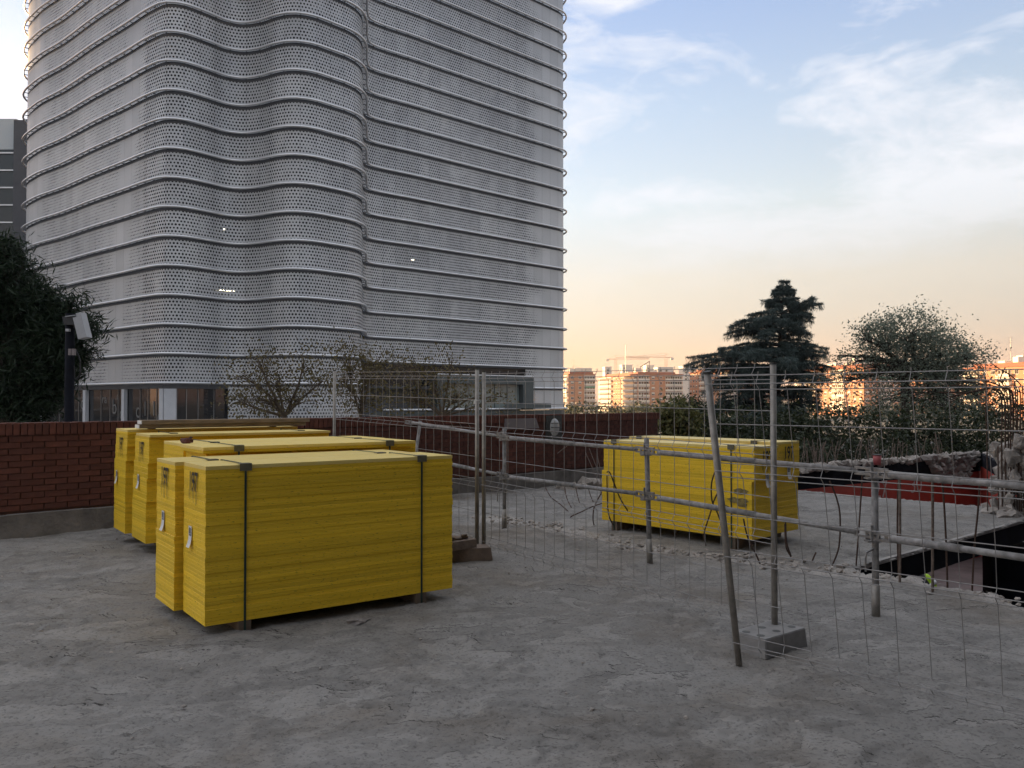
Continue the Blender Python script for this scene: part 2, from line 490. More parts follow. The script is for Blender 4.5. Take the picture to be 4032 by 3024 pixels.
Z += rough * ((fbm(X * 6, Y * 6, 31, 4) - .5) * .16 - .025)
keep_fade = np.clip((sd) / .1, 0, 1)
ny, nx = X.shape
xc = (X[:-1, :-1] + X[1:, 1:]) / 2; yc = (Y[:-1, :-1] + Y[1:, 1:]) / 2
jag = (fbm(xc * 5, yc * 5, 88, 4) - .5) * .30
nearlip = segdist(xc, yc, (3.28, 8.12), (8.2, 1.0)) < .6
cut = inside(OPEN1, xc + np.where(nearlip, jag, 0), yc + np.where(nearlip, jag, 0)) | inside(OPEN2, xc, yc)
wdn = (WALL_B - WALL_A).normalized(); wnn = Vector((wdn.y, -wdn.x))
cut |= ((xc - WALL_A.x) * wnn.x + (yc - WALL_A.y) * wnn.y < -.35) & (xc > 2.6)
idx = np.arange(ny * nx).reshape(ny, nx)
fq = np.stack([idx[:-1, :-1], idx[:-1, 1:], idx[1:, 1:], idx[1:, :-1]], -1)[~cut]
used = np.unique(fq); remap = np.zeros(ny * nx, np.int64); remap[used] = np.arange(len(used))
fq = remap[fq]
co = np.stack([X, Y, Z], -1).reshape(-1, 3)[used]
me = bpy.data.meshes.new('terrace_slab')
me.vertices.add(len(co)); me.vertices.foreach_set('co', co.astype(np.float32).ravel())
me.loops.add(fq.size); me.loops.foreach_set('vertex_index', fq.astype(np.int32).ravel())
me.polygons.add(len(fq)); me.polygons.foreach_set('loop_start', np.arange(0, fq.size, 4, dtype=np.int32)); me.polygons.foreach_set('loop_total', np.full(len(fq), 4, np.int32))
me.update(calc_edges=True)
at = me.attributes.new('rough', 'FLOAT', 'POINT'); at.data.foreach_set('value', np.clip(rough * 1.1, 0, 1).reshape(-1)[used].astype(np.float32))
at = me.attributes.new('dirt', 'FLOAT', 'POINT'); at.data.foreach_set('value', edge_shade_spots.reshape(-1)[used].astype(np.float32))
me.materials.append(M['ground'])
slab = tag(link('terrace_slab', me), kind='structure')
# the slab goes on behind the photographer and to the left
mb = MB(); mb.prism([(-15, -12), (14, -12), (14, .98), (14, 1.93), (-15, 1.93)], -.3, -.004)
mb.prism([(-30, -12), (-15.02, -12), (-15.02, 26), (-30, 26)], -.3, -.002)
mb.prism([(14.02, -12), (40, -12), (40, 18), (14.02, 12.9)], -.3, -.004)
mb.build('slab_margin', M['concrete'], slab)

# slab edges and basement under the openings
def edge_face(name, a, b, z0, z1, th, mat, parent):
    a, b = Vector((*a, 0)), Vector((*b, 0))
    m = MB(); d = (b - a).normalized(); n = Vector((d.y, -d.x, 0))
    m.obox((a + b) / 2 + n * (th / 2) + Vector((0, 0, (z0 + z1) / 2)), d * (b - a).length / 2, n * th / 2, Vector((0, 0, (z1 - z0) / 2)))
    return m.build(name, mat, parent)
def off(p, q, k):
    d = Vector((q[0] - p[0], q[1] - p[1])).normalized(); n = Vector((d.y, -d.x)); return (p[0] - n.x * k, p[1] - n.y * k), (q[0] - n.x * k, q[1] - n.y * k)
a, b = off((3.30, 8.14), (8.6, 12.86), .03)
edge_face('slab_edge', (3.34, 8.19), (8.6, 12.88), -.05, -.012, -.05, M['concrete'], slab)
edge_face('edge_beam', (3.34, 8.21), (8.6, 12.9), -.30, -.052, -.22, M['black_paint'], slab)
edge_face('slab_edge', (7.22, 12.66), (5.03, 15.42), -.3, -.015, -.08, M['concrete'], slab)
edge_face('slab_edge', (5.0, 15.4), (3.3, 17.0), -.3, -.015, -.08, M['concrete'], slab)
edge_face('slab_edge', (4.05, 6.75), (8.1, .95), -.3, -.06, -.12, M['rubble_dark'], slab)
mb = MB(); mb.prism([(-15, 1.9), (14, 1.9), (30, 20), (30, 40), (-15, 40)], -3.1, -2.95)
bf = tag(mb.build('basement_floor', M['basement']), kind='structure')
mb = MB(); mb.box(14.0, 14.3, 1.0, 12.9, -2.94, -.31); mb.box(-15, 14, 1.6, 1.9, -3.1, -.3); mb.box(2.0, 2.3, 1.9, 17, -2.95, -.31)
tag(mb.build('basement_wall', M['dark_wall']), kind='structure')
mb = MB(); q = D(3905, 2200, 11.6)
mb.prism([(q.x, q.y), (q.x + 2.6, q.y - 1.3), (q.x + 2.8, q.y - .9), (q.x + .15, q.y + .5)], -2.95, -.38)
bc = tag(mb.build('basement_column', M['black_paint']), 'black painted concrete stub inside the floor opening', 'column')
for k in range(3):
    m = MB(); p = Vector((q.x - .05 - k * .055, q.y - .06, 0)); m.tube([p + Vector((0, 0, -2.95)), p + Vector((0, 0, -1.0))], .016, 6)
    m.build('pipe', M['galv'], bc)

# red and black retaining wall on the far side of the opening
W3 = lambda v, z: Vector((v.x, v.y, z))
rw = thing('retaining_wall', 'red wall with black top band and broken concrete edge beyond the opening', 'wall', (*WALL_A, 0))
inv_loc = lambda p: p - Vector((*WALL_A, 0))
Lw = (WALL_B - WALL_A).length
d3 = W3(wdn, 0); n3 = W3(wnn, 0)
def wpart(name, s0, s1, z0, z1, y0, y1, mat, parent=rw):
    m = MB(); m.obox(d3 * (s0 + s1) / 2 + n3 * (y0 + y1) / 2 + Vector((0, 0, (z0 + z1) / 2)), d3 * (s1 - s0) / 2, n3 * (y1 - y0) / 2, Vector((0, 0, (z1 - z0) / 2)))
    return m.build(name, mat, parent)
wpart('red_band', -2, Lw, -2.95, -.46, -.3, 0, M['red_paint'])
wpart('black_band', -2, Lw, -.46, .02, -.3, -.004, M['black_paint'])
def rock(m, c, r, rng, sq=(1, 1, 1), sub=2):
    bm = bmesh.new(); bmesh.ops.create_icosphere(bm, subdivisions=sub, radius=1)
    ph = [rng.uniform(0, 6) for _ in range(6)]
    rot = Matrix.Rotation(rng.uniform(0, 6.3), 3, 'Z') @ Matrix.Rotation(rng.uniform(-.5, .5), 3, 'X')
    vs = []
    for v in bm.verts:
        p = v.co
        k = 1 + .22 * math.sin(3.1 * p.x + ph[0]) * math.sin(2.7 * p.y + ph[1]) + .2 * math.sin(4.3 * p.z + ph[2] + 2 * p.x) + rng.uniform(-.09, .09)
        q = Vector((p.x * sq[0], p.y * sq[1], p.z * sq[2])) * (r * k)
        vs.append(c + rot @ q)
    m.add(vs, [tuple(v.index for v in f.verts) for f in bm.faces]); bm.free()
rng = random.Random(4)
m = MB(); s = -2.0
while s < Lw - .2:
    r = rng.uniform(.07, .16)
    rock(m, d3 * s + n3 * rng.uniform(-.2, .02) + Vector((0, 0, rng.uniform(-.02, .06))), r, rng, (1.3, 1, .75), 1)
    s += r * .75
m.build('broken_edge', M['rubble'], rw)
# the scraped patch of bare concrete
m = MB(); s0 = (D(3675, 1800, 22.6).xy - WALL_A).dot(wdn); s1 = (D(3850, 1800, 24.4).xy - WALL_A).dot(wdn)
for i in range(16):
    for j in range(7):
        u = i / 15; v = j / 6
        inset = (.28 * v) * (1 if u > .5 else -1)
        ss = s0 + (s1 - s0) * (u * (1 - .45 * v) + .22 * v)
        rock(m, d3 * ss + n3 * rng.uniform(-.02, .03) + Vector((0, 0, .04 - v * .55)), rng.uniform(.10, .17), rng, (1.4, .6, .8), 1)
m.build('bare_concrete_patch', M['rubble_dark'], rw)
for px, py, tx in ((3570, 1940, '27'), (3690, 1918, '30')):
    me = text_mesh(tx, .62)
    me.materials.append(M['chalk'])
    o = link('chalk_number', me, rw)
    dd = 20.9 if tx == '27' else 22.0
    p = D(px, py, dd); ss = (p.xy - WALL_A).dot(wdn); zz = p.z
    Mx = Matrix((( d3.x, 0, n3.x), (d3.y, 0, n3.y), (0, 1, 0))).to_4x4()
    Mx.translation = d3 * ss + n3 * .006 + Vector((0, 0, zz))
    o.matrix_local = Mx
for k in range(62):                                       # rebars sticking up out of the wall
    px = rng.choice([rng.uniform(3145, 3250), rng.uniform(3230, 3440), rng.uniform(3400, 3720)])
    ss = (px - 3140) / (3900 - 3140); ss = (Vector((6.6, 19.4)) - WALL_A).length + ss * 9.0
    h = rng.uniform(.35, .75); p = d3 * ss + n3 * rng.uniform(-.22, 0)
    lean = Vector((rng.uniform(-.16, .16), rng.uniform(-.1, .1), 0)); kink = Vector((rng.uniform(-.04, .04), 0, 0))
    m = MB(); m.tube([p, p + lean * .5 + kink + Vector((0, 0, h * .55)), p + lean + Vector((0, 0, h))], .009, 4)
    if rng.random() < .25: m.tube([p + lean * .6 + Vector((0, 0, h * .6)), p + lean * .6 + Vector((rng.uniform(-.2, .2), 0, h * .85))], .007, 4)
    m.build('rebar', M['rebar_grey'], rw)
# return wall on the right
c0 = Vector((13.7, 24.55)); c1 = D(3950, 1850, 20.0).xy
rt = thing('return_wall', 'bright red short wall with black top beside the rubble pillar', 'wall', (c0.x, c0.y, 0))
dr = (c1 - c0).normalized(); nr = Vector((-dr.y, dr.x)); Lr = (c1 - c0).length
for nm, z0, z1, mt in (('red_band', -2.95, -.30, 'red_paint'), ('black_band', -.30, .06, 'black_paint')):
    m = MB(); m.obox(W3(dr * Lr / 2 - nr * -.15, (z0 + z1) / 2), W3(dr * Lr / 2, 0), W3(nr * .15, 0), Vector((0, 0, (z1 - z0) / 2)))
    m.build(nm, M[mt], rt)
m = MB()
for k in range(22): rock(m, W3(dr * Lr * k / 21, .06) + W3(nr * .15, 0), rng.uniform(.05, .11), rng, (1, 1, .6), 1)
m.build('broken_edge', M['rubble'], rt)

# ================================================================== perforated tower
front_px = [(97, 142.0), (140, 135.2), (249, 128.6), (362, 121.4), (500, 114.3), (590, 110), (650, 108.3), (710, 108.7), (800, 111), (880, 113.4), (950, 114.3),
            (1020, 113.6), (1090, 111.9), (1150, 111.3), (1220, 112), (1300, 114.2), (1370, 116.5), (1405, 118.5), (1420, 120.5), (1424, 123), (1425, 126.3),
            (1441, 129.3), (1640, 136.1), (1837, 143.3), (2040, 151.6), (2150, 156.6), (2190, 158.6), (2208, 159.6), (2217, 160.8), (2218, 162.3)]
ctrl = [Vector(((px - 2016) / F * z, z)) for px, z in front_px] + [Vector(p) for p in ((8.2, 168), (-2, 195), (-20, 212), (-55, 212), (-76, 195), (-81, 160), (-83.2, 148.5))]
def catmull(P, n=24):
    o = []
    m = len(P)
    for i in range(m):
        p0, p1, p2, p3 = P[i - 1], P[i], P[(i + 1) % m], P[(i + 2) % m]
        d01 = max((p1 - p0).length ** .5, 1e-3); d12 = max((p2 - p1).length ** .5, 1e-3); d23 = max((p3 - p2).length ** .5, 1e-3)
        m1 = (p2 - p1) + d12 * ((p1 - p0) / d01 - (p2 - p0) / (d01 + d12))
        m2 = (p2 - p1) + d12 * ((p3 - p2) / d23 - (p3 - p1) / (d12 + d23))
        for k in range(n):
            t = k / n
            o.append(p1 * (2 * t**3 - 3 * t**2 + 1) + m1 * (t**3 - 2 * t**2 + t) + p2 * (-2 * t**3 + 3 * t**2) + m2 * (t**3 - t**2))
    return o
cv = catmull(ctrl)
cvn = np.array([(p.x, p.y) for p in cv] + [(cv[0].x, cv[0].y)])
arc = np.concatenate([[0], np.cumsum(np.hypot(*np.diff(cvn, axis=0).T))])
PER = arc[-1]
NCOL = round(PER / 2.2); PW = PER / NCOL
def tpos(u):
    u = u % PER
    return Vector((np.interp(u, arc, cvn[:, 0]), np.interp(u, arc, cvn[:, 1])))
def tnrm(u):
    a, b = tpos(u - .25), tpos(u + .25); d = (b - a).normalized()
    return Vector((d.y, -d.x))            # outward: the curve runs counter clockwise seen from above
def u_px(px):                             # place on the front of the plan seen at a photo column
    us = np.linspace(0, arc[24 * 28], 3000)
    q = np.array([2016 + F * tpos(u).x / tpos(u).y for u in us])
    i = np.argmax(q >= px)
    return us[i]
FH = 3.8
ZK = lambda k: 3.85 + FH * k
KTOP = 21
def perf_mat():
    m = NT('perforated_aluminium')
    uv = m.n('ShaderNodeUVMap').outputs[0]
    sp = m.n('ShaderNodeSeparateXYZ'); m.l(uv, sp.inputs[0])
    sx, sy = PW / 5, .45
    row = m.math('FLOOR', m.math('DIVIDE', sp.outputs[1], sy))
    uu = m.math('ADD', m.math('DIVIDE', sp.outputs[0], sx), m.math('MULTIPLY', m.math('MODULO', row, 2.0), .5))
    du = m.math('MULTIPLY', m.math('SUBTRACT', m.math('FRACT', uu), .5), sx)
    dv = m.math('MULTIPLY', m.math('SUBTRACT', m.math('FRACT', m.math('DIVIDE', sp.outputs[1], sy)), .5), sy)
    d = m.math('SQRT', m.math('ADD', m.math('MULTIPLY', du, du), m.math('MULTIPLY', dv, dv)))
    cell = m.n('ShaderNodeCombineXYZ'); m.l(m.math('FLOOR', uu), cell.inputs[0]); m.l(m.math('FLOOR', m.math('DIVIDE', sp.outputs[1], sy)), cell.inputs[1])
    wnz = m.n('ShaderNodeTexWhiteNoise', noise_dimensions='2D'); m.l(cell.outputs[0], wnz.inputs['Vector'])
    cl = m.noise(cell.outputs[0], .16, 2)
    dens = m.n('ShaderNodeAttribute', attribute_name='dens').outputs['Fac']
    k = m.math('ADD', dens, m.math('MULTIPLY', m.math('SUBTRACT', cl, .5), 1.1))
    k = m.math('MULTIPLY', k, 1.0, clamp=True)
    r = m.math('MULTIPLY', k, m.math('MULTIPLY_ADD', wnz.outputs[0], .03, .118))
    hole = m.math('LESS_THAN', d, r)
    v = m.coord('Object')
    nz = m.noise(v, .08, 3)
    pid = m.n('ShaderNodeCombineXYZ'); m.l(m.math('FLOOR', m.math('DIVIDE', sp.outputs[0], PW)), pid.inputs[0]); m.l(m.math('FLOOR', m.math('DIVIDE', sp.outputs[1], 18.0)), pid.inputs[1])
    pw_ = m.n('ShaderNodeTexWhiteNoise', noise_dimensions='2D'); m.l(pid.outputs[0], pw_.inputs['Vector'])
    hs = m.n('ShaderNodeHueSaturation'); m.l(m.math('MULTIPLY_ADD', pw_.outputs[0], .16, .92), hs.inputs['Value']); m.l(m.ramp(nz, [(.35, (.37, .38, .395)), (.65, (.46, .467, .475))]), hs.inputs['Color'])
    m.l(hs.outputs[0], m.b.inputs['Base Color'])
    m.b.inputs['Roughness'].default_value = .5; m.b.inputs['Metallic'].default_value = .25
    tr = m.n('ShaderNodeBsdfTransparent')
    mx = m.n('ShaderNodeMixShader'); m.l(hole, mx.inputs[0]); m.l(m.b.outputs[0], mx.inputs[1]); m.l(tr.outputs[0], mx.inputs[2]); m.l(mx.outputs[0], m.o.inputs[0])
    return m.mat
M['perf'] = perf_mat()
tower = thing('perforated_tower', 'tall grey office tower clad in perforated metal with round floor rings', 'building', (-40, 150, -5))
TOFF = Vector((-40, 150, -5))
U_L, U_C0, U_C1, U_R0, U_R1 = u_px(160), u_px(560), u_px(1424), u_px(2085), arc[24 * 28]
U470, U2130 = u_px(478), u_px(2145)
def dens_at(u, z):
    d = 1.0
    a = abs(u - (U470 + .12 * (z - 25))) / 3.2
    d = min(d, a - .35)
    if u > U2130 - 8: d = min(d, (U2130 - 1.0 - u + 2.0 * math.sin(z * .9)) / 3.0)
    if u < U_C0: d = min(d, .62)
    if u < U_L: d = min(d, .2)
    if u > U_R1: d = .75
    return max(-.4, d)
def panel_geo(j, k, z0=None, z1=None):
    g = .012
    z0 = ZK(k) + .02 if z0 is None else z0; z1 = ZK(k + 1) - .42 if z1 is None else z1
    v = []; f = []; uvs = []; dn = []
    for i in range(5):
        u = j * PW + g + (PW - 2 * g) * i / 4
        p = tpos(u)
        for z in (z0, z1):
            v.append((p.x - TOFF.x, p.y - TOFF.y, z - TOFF.z)); uvs.append((u, z - ZK(k) + 10 * k * 1.8)); dn.append(dens_at(u, z))
    for i in range(4): f.append((2 * i, 2 * i + 2, 2 * i + 3, 2 * i + 1))
    return v, f, uvs, dn
def panel_mesh(lst, name):
    v = []; f = []; uvs = []; dn = []
    for a in lst:
        b = len(v); x = panel_geo(*a); v += x[0]; uvs += x[2]; dn += x[3]; f += [tuple(b + i for i in q) for q in x[1]]
    me = bpy.data.meshes.new(name); me.from_pydata(v, [], f)
    ul = me.uv_layers.new(name='UVMap')
    li = np.zeros(len(me.loops), np.int32); me.loops.foreach_get('vertex_index', li)
    ul.data.foreach_set('uv', np.array(uvs, np.float32)[li].ravel())
    at = me.attributes.new('dens', 'FLOAT', 'POINT'); at.data.foreach_set('value', np.array(dn, np.float32))
    me.materials.append(M['perf']); me.update()
    return me
singles = []; rest = []
for j in range(NCOL):
    um = (j + .5) * PW
    for k in range(0, KTOP):
        if k == 0 and U_C1 + 1 < um < U_R0: continue            # recess over the entrance
        (singles if (U_C0 < um < U_C1 and k < 14) else rest).append((j, k))
    if u_px(918) < um < U_C1: singles.append((j, -1, -4.9, ZK(0) - .42))
    if U_R0 < um < U_R1 + 60: rest.append((j, -1))
for a in singles[:300]:
    link('facade_panel', panel_mesh([a], 'facade_panel'), tower)
tag(link('facade_panels_beyond', panel_mesh(singles[300:] + rest, 'facade_panels'), tower), kind='stuff')
# inner glass wall, dark floor bands, roof
def loop_wall(name, inset, z0, z1, mat, u0=0.0, u1=None, step=1.1, thick=None):
    closed = u1 is None
    us = np.arange(0, PER, step) if closed else np.linspace(u0, u1, max(2, int((u1 - u0) / step)))
    m = MB(); n = len(us)
    vs = []
    for u in us:
        p = tpos(u) - tnrm(u) * inset
        vs += [(p.x - TOFF.x, p.y - TOFF.y, z0 - TOFF.z), (p.x - TOFF.x, p.y - TOFF.y, z1 - TOFF.z)]
    m.add(vs, [(2 * i, 2 * ((i + 1) % n), 2 * ((i + 1) % n) + 1, 2 * i + 1) for i in range(n if closed else n - 1)])
    return m.build(name, mat, tower)
loop_wall('inner_glazing', .8, ZK(0) - .3, ZK(KTOP), M['tower_glass'])
for k in range(0, KTOP + 1):
    loop_wall('floor_band', .12, ZK(k) - .40, ZK(k) + .01, M['gap'])
m = MB(); pts = [tpos(u) for u in np.arange(0, PER, 2.2)]
m.add([(p.x - TOFF.x, p.y - TOFF.y, ZK(KTOP) - TOFF.z) for p in pts], [tuple(range(len(pts)))])
m.build('roof', M['gap'], tower)
def ring(k, u0=None, u1=None):
    us = np.arange(0, PER, 1.0) if u0 is None else np.arange(u0, u1, 1.0)
    m = MB()
    m.tube([W3(tpos(u) + tnrm(u) * .62, ZK(k)) - TOFF for u in us], .165, 8, closed=u0 is None)
    return m.build('floor_ring', M['alu_ring'], tower, smooth=True)
for k in range(1, KTOP + 1): ring(k)
ring(0, -70, U_C1 + .5)
ring(0, U_R0 - .3, U_R1 + 40)
ring(-1, u_px(1500), U_R1 + 40)
m = MB()
for k in range(0, KTOP + 1):
    for j in range(-8, int(U_R1 / PW) + 6):
        u = j * PW; n = W3(tnrm(u), 0); p = W3(tpos(u), ZK(k))
        m.beam(p - n * .1 - TOFF, p + n * .6 - TOFF, .09, .12)
tag(m.build('ring_brackets', M['bracket'], tower), kind='stuff')
# ground storey on the left: glazing, pillars, mullions
gl = loop_wall('shopfront_glazing', .55, -4.9, ZK(0) - .3, M['dark_glass'], -60, u_px(922))
loop_wall('inner_wall', .7, -4.9, ZK(0) - .3, M['gap'], u_px(918), U_C1 + 8)
loop_wall('soffit_band', .05, ZK(0) - .75, ZK(0) - .40, M['gap'], -60, u_px(922))
def pilaster(px, w, mat='pale_col', name='pillar', dep=.5, z1=ZK(0) - .76, z0=-4.9, ins=.2):
    u = u_px(px); n = W3(tnrm(u), 0); t = Vector((-n.y, n.x, 0)); c = W3(tpos(u), (z0 + z1) / 2) - n * ins - TOFF
    m = MB(); m.obox(c, t * w / 2, n * dep / 2, Vector((0, 0, (z1 - z0) / 2)))
    return m.build(name, M[mat], tower)
for px, w in ((160, .9), (332, .95), (484, .75), (635, .7)): pilaster(px, w)
pilaster(668, 1.5, name='end_pier', ins=.28)
for px in (205, 222, 259, 297, 385, 420, 452, 538, 570, 603, 740, 787, 850, 917): pilaster(px, .07, 'galv', 'mullion', .08, ins=.48)
for px, py, tx, s in ((245, 1600, 'l', 3.2), (312, 1588, 'o', 3.0), (397, 1572, 'ra', 1.9), (437, 1604, 'b', 3.0), (466, 1628, 'o', 2.6), (447, 1560, '.c', 1.6), (528, 1618, 'c', 3.0), (557, 1612, 'l', 2.8), (592, 1612, 'l', 2.8), (617, 1640, 'o', 2.6)):
    me = text_mesh(tx, s); me.materials.append(M['decal'])
    o = link('window_lettering', me, tower)
    u = u_px(px); n = W3(tnrm(u), 0); t = Vector((-n.y, n.x, 0)); p = W3(tpos(u), 0) - n * .49
    z = D(px, py, p.y).z
    Mx = Matrix(((t.x, 0, n.x), (t.y, 0, n.y), (0, 1, 0))).to_4x4(); Mx.translation = Vector((p.x, p.y, z)) - TOFF
    o.matrix_local = Mx
for px, py, w in ((892, 1143, 2.0), (932, 730, .4), (882, 902, .4), (1628, 1022, .4)):   # lamps burning inside
    u = u_px(px); n = W3(tnrm(u), 0); t = Vector((-n.y, n.x, 0)); p = W3(tpos(u), 0)
    z = D(px, py, p.y).z
    m = MB(); m.obox(Vector((p.x, p.y, z)) - n * .3 - TOFF, t * w / 2, n * .04, Vector((0, 0, .035)))
    m.build('ceiling_lamp', M['lamp_on'], tower)
# right side: recessed storey and the dark portal
uA, uB = u_px(1452), u_px(2085)
loop_wall('recess_wall', 2.6, -4.9, ZK(1) - .3, M['gap'], uA, uB)
loop_wall('podium_wall', -.2, -4.9, ZK(-1) - .3, M['portal'], uA, U_R1 + 10)
pa, pb = tpos(u_px(1700)), tpos(u_px(2080))
pt = (pb - pa).normalized(); pn = Vector((pt.y, -pt.x))
zt, zb = H(1482, 152), ZK(-1) - .2
portal = thing('entrance_portal', 'dark grey box-shaped glazed entrance at the foot of the perforated tower', 'entrance', (*(pa), zb))
def pbx(name, s0, s1, y0, y1, z0, z1, mat):
    m = MB(); c = pt * (s0 + s1) / 2 + pn * (y0 + y1) / 2
    m.obox((c.x, c.y, (z0 + z1) / 2), W3(pt * (s1 - s0) / 2, 0), W3(pn * (y1 - y0) / 2, 0), (0, 0, (z1 - z0) / 2))
    return m.build(name, M[mat], portal)
Lp = (pb - pa).length; hp = zt - zb
pbx('lintel', 0, Lp, -1.5, 1.4, hp - 1.5, hp, 'portal')
pbx('top_edge', 0, Lp, 1.4, 1.46, hp - .08, hp + .06, 'white_edge')
pbx('jamb', Lp - 2.6, Lp, -1.5, 1.38, 0, hp - 1.5, 'portal')
pbx('jamb', 0, 1.6, -1.5, 1.38, 0, hp - 1.5, 'portal')
np_ = 6; w = (Lp - 4.2) / np_
for i in range(np_): pbx('glass_pane', 1.6 + i * w + .06, 1.6 + (i + 1) * w - .06, .2, .3, 0, hp - 1.5, 'portal_glass')
for i in range(np_ + 1): pbx('glazing_bar', 1.6 + i * w - .055, 1.6 + i * w + .055, .1, .4, 0, hp - 1.5, 'portal')
rl = thing('terrace_railing', 'dark low railing on the terrace edge beside the entrance portal', 'railing', (*(tpos(u_px(1960)) + tnrm(u_px(1960)) * 1.9), ZK(-1)))
ra, rb = tpos(u_px(1960)), tpos(u_px(2140)); rt2 = W3((rb - ra).normalized(), 0); Lr2 = (rb - ra).length
m = MB(); m.beam((0, 0, .95), rt2 * Lr2 + Vector((0, 0, .95)), .1, .1); m.build('handrail', M['portal'], rl)
for i in range(9):
    m = MB(); p = rt2 * Lr2 * i / 8; m.beam(p, p + Vector((0, 0, .95)), .06, .06); m.build('post', M['portal'], rl)
m = MB(); m.obox(rt2 * Lr2 / 2 + Vector((0, 0, .45)), rt2 * Lr2 / 2, Vector((.01, .01, 0)), (0, 0, .35)); m.build('infill_panel', M['portal'], rl)

# ================================================================== dark office at the left, its long shadow covers the site
off_t = thing('dark_office', 'dark glass office block at the left edge behind the perforated tower', 'building', (-150, 190, -5))
ez = 176; ztop = H(472, ez)
xr = (98 - 2016) / F * ez; xm = (42 - 2016) / F * ez
def obx(name, x0, x1, y0, y1, z0, z1, mat, par=off_t, o=Vector((-150, 190, -5))):
    m = MB(); m.box(x0 - o.x, x1 - o.x, y0 - o.y, y1 - o.y, z0 - o.z, z1 - o.z); return m.build(name, M[mat], par)
M['office_side'] = pm('dark_slate_cladding', (.055, .06, .072), .6, var=.12, scale=.3)
M['office_glass'] = glass('office_glass', (.016, .02, .028), .08)
M['office_pale'] = pm('pale_glass_parapet', (.42, .47, .50), .3, var=.05)
obx('side_wall', xm, xr + 4, ez, ez + 28, -5, ztop, 'office_side')
obx('glass_wall', -128, xm - .02, ez + 1.2, ez + 28, -5, ztop - 6, 'office_glass')
obx('pale_parapet', -128, xm - .03, ez + 1.0, ez + 26, ztop - 5.98, ztop + .6, 'office_pale')
obx('low_wing', -340, -128.02, ez + 1.3, ez + 28, -5, 49, 'office_glass')  # out-of-view wing, added and sized to keep the sun off the site
z = -5 + 3.4
while z < ztop - 6:
    obx('floor_edge', -128 if z > 46 else -340, xm - .04, ez + .75, ez + 1.19, z, z + .28, 'alu_ring'); z += 3.7
# ================================================================== brick wall
BW0 = Vector((-6.05, 9.9)); BWd = (Vector((3.17, 18.2)) - BW0).normalized(); BWn = Vector((BWd.y, -BWd.x))
TW0, TW1 = -4.0, 12.42
wall = thing('brick_wall', 'low dark red brick wall with upright coping bricks and concrete plinth', 'wall', (BW0.x, BW0.y, 0), math.atan2(BWd.y, BWd.x))
# local frame: x along the wall, -y towards the camera
def lbox(m, x0, x1, y0, y1, z0, z1): m.box(x0, x1, y0, y1, z0, z1)
m = MB(); m.box(TW0, TW1 - .01, .012, .228, .1, 1.345 - .012); m.build('mortar_core', M['mortar'], wall)
rng = random.Random(11)
m = MB()                                                   # plinth with a worn front edge
xs_ = np.arange(TW0, TW1 + .01, .12)
for i in range(len(xs_) - 1):
    h = .262 + .006 * math.sin(i * .37) + rng.uniform(-.002, .002); y = -.11 + rng.uniform(-.002, .002)
    m.box(xs_[i], xs_[i + 1], y, .02, -.05, h)
m.build('plinth', M['plinth'], wall)
BM = []
for k in range(5):
    b = MB(); j = lambda: rng.uniform(-.003, .003)
    b.box(-.122 + j(), .122 + j(), -.004 + j(), .10, -.0325 + j(), .0325 + j()); me = b.mesh('brick'); me.materials.append(M['brick']); BM.append(me)
CM = []
for k in range(4):
    b = MB(); j = lambda: rng.uniform(-.003, .003)
    b.box(-.033 + j(), .033 + j(), -.012 + j(), .25, -.07 + j(), .072 + j()); me = b.mesh('coping_brick'); me.materials.append(M['brick']); CM.append(me)
slots = []
z = 1.19 - .0375; r_ = 0
while z > .29:
    x = TW0 + (.13 if r_ % 2 else 0) + .125
    while x < TW1 - .12:
        slots.append((x, z)); x += .256
    z -= .075; r_ += 1
def bvis(s):
    return 0 if -1.2 < s[0] < 4.1 else 1 if s[0] >= 7.8 else 2
slots.sort(key=lambda s: (bvis(s), s[0]))
for x, z in slots[:300]:
    o = link('brick', rng.choice(BM), wall); o.location = (x, 0, z)
m = MB()
for x, z in slots[300:]:
    j = rng.uniform(-.003, .003); m.box(x - .122, x + .122, -.004 + j, .10, z - .0325, z + .0325)
tag(m.build('bricks_further_along', M['brick'], wall), kind='stuff')
x = TW0 + .04; n_ = 0
cop_rest = MB()
while x < TW1:
    if x > -1.3:
        o = link('coping_brick', rng.choice(CM), wall); o.location = (x, 0, 1.272 + rng.uniform(-.002, .002))
    else: cop_rest.box(x - .033, x + .033, -.012, .25, 1.202, 1.344)
    x += .078
cop_rest.build('coping_end', M['brick'], wall)
def wall_at(px, py): # local wall x,z under a photo pixel
    d = ray(px, py); a = Vector((d.x, d.y)); k = (BW0.dot(BWn)) / a.dot(BWn); p = CAMP + d * k
    return (p.xy - BW0).dot(BWd), p.z
M['box_grey'] = pm('grey_junction_box', (.22, .19, .19), .7, var=.1)
M['lamp_glass'] = pm('dull_lamp_glass', (.45, .45, .44), .25, var=.1)
def wall_local(o, x, y, z):
    q = BW0 + BWd * x - BWn * y
    o.location = (q.x, q.y, z); o.rotation_euler = (0, 0, math.atan2(BWd.y, BWd.x)); return o
x_, z_ = wall_at(2052, 1669)
o = thing('junction_box', 'flat grey plate fixed to the brick wall near the coping', 'plate'); wall_local(o, x_, 0, z_)
m = MB(); m.add([(-.42, -.05, -.09), (.42, -.05, -.09), (.33, -.05, .10), (-.42, -.05, .10), (-.42, .0, -.09), (.42, .0, -.09), (.33, .0, .10), (-.42, .0, .10)],
                [(0, 1, 2, 3), (4, 7, 6, 5), (0, 4, 5, 1), (1, 5, 6, 2), (2, 6, 7, 3), (3, 7, 4, 0)]); m.build('cover', M['box_grey'], o)
m = MB(); m.box(-.38, -.33, -.056, -.048, -.02, .03); m.box(.28, .33, -.056, -.048, -.02, .03); m.build('screw', M['galv'], o)
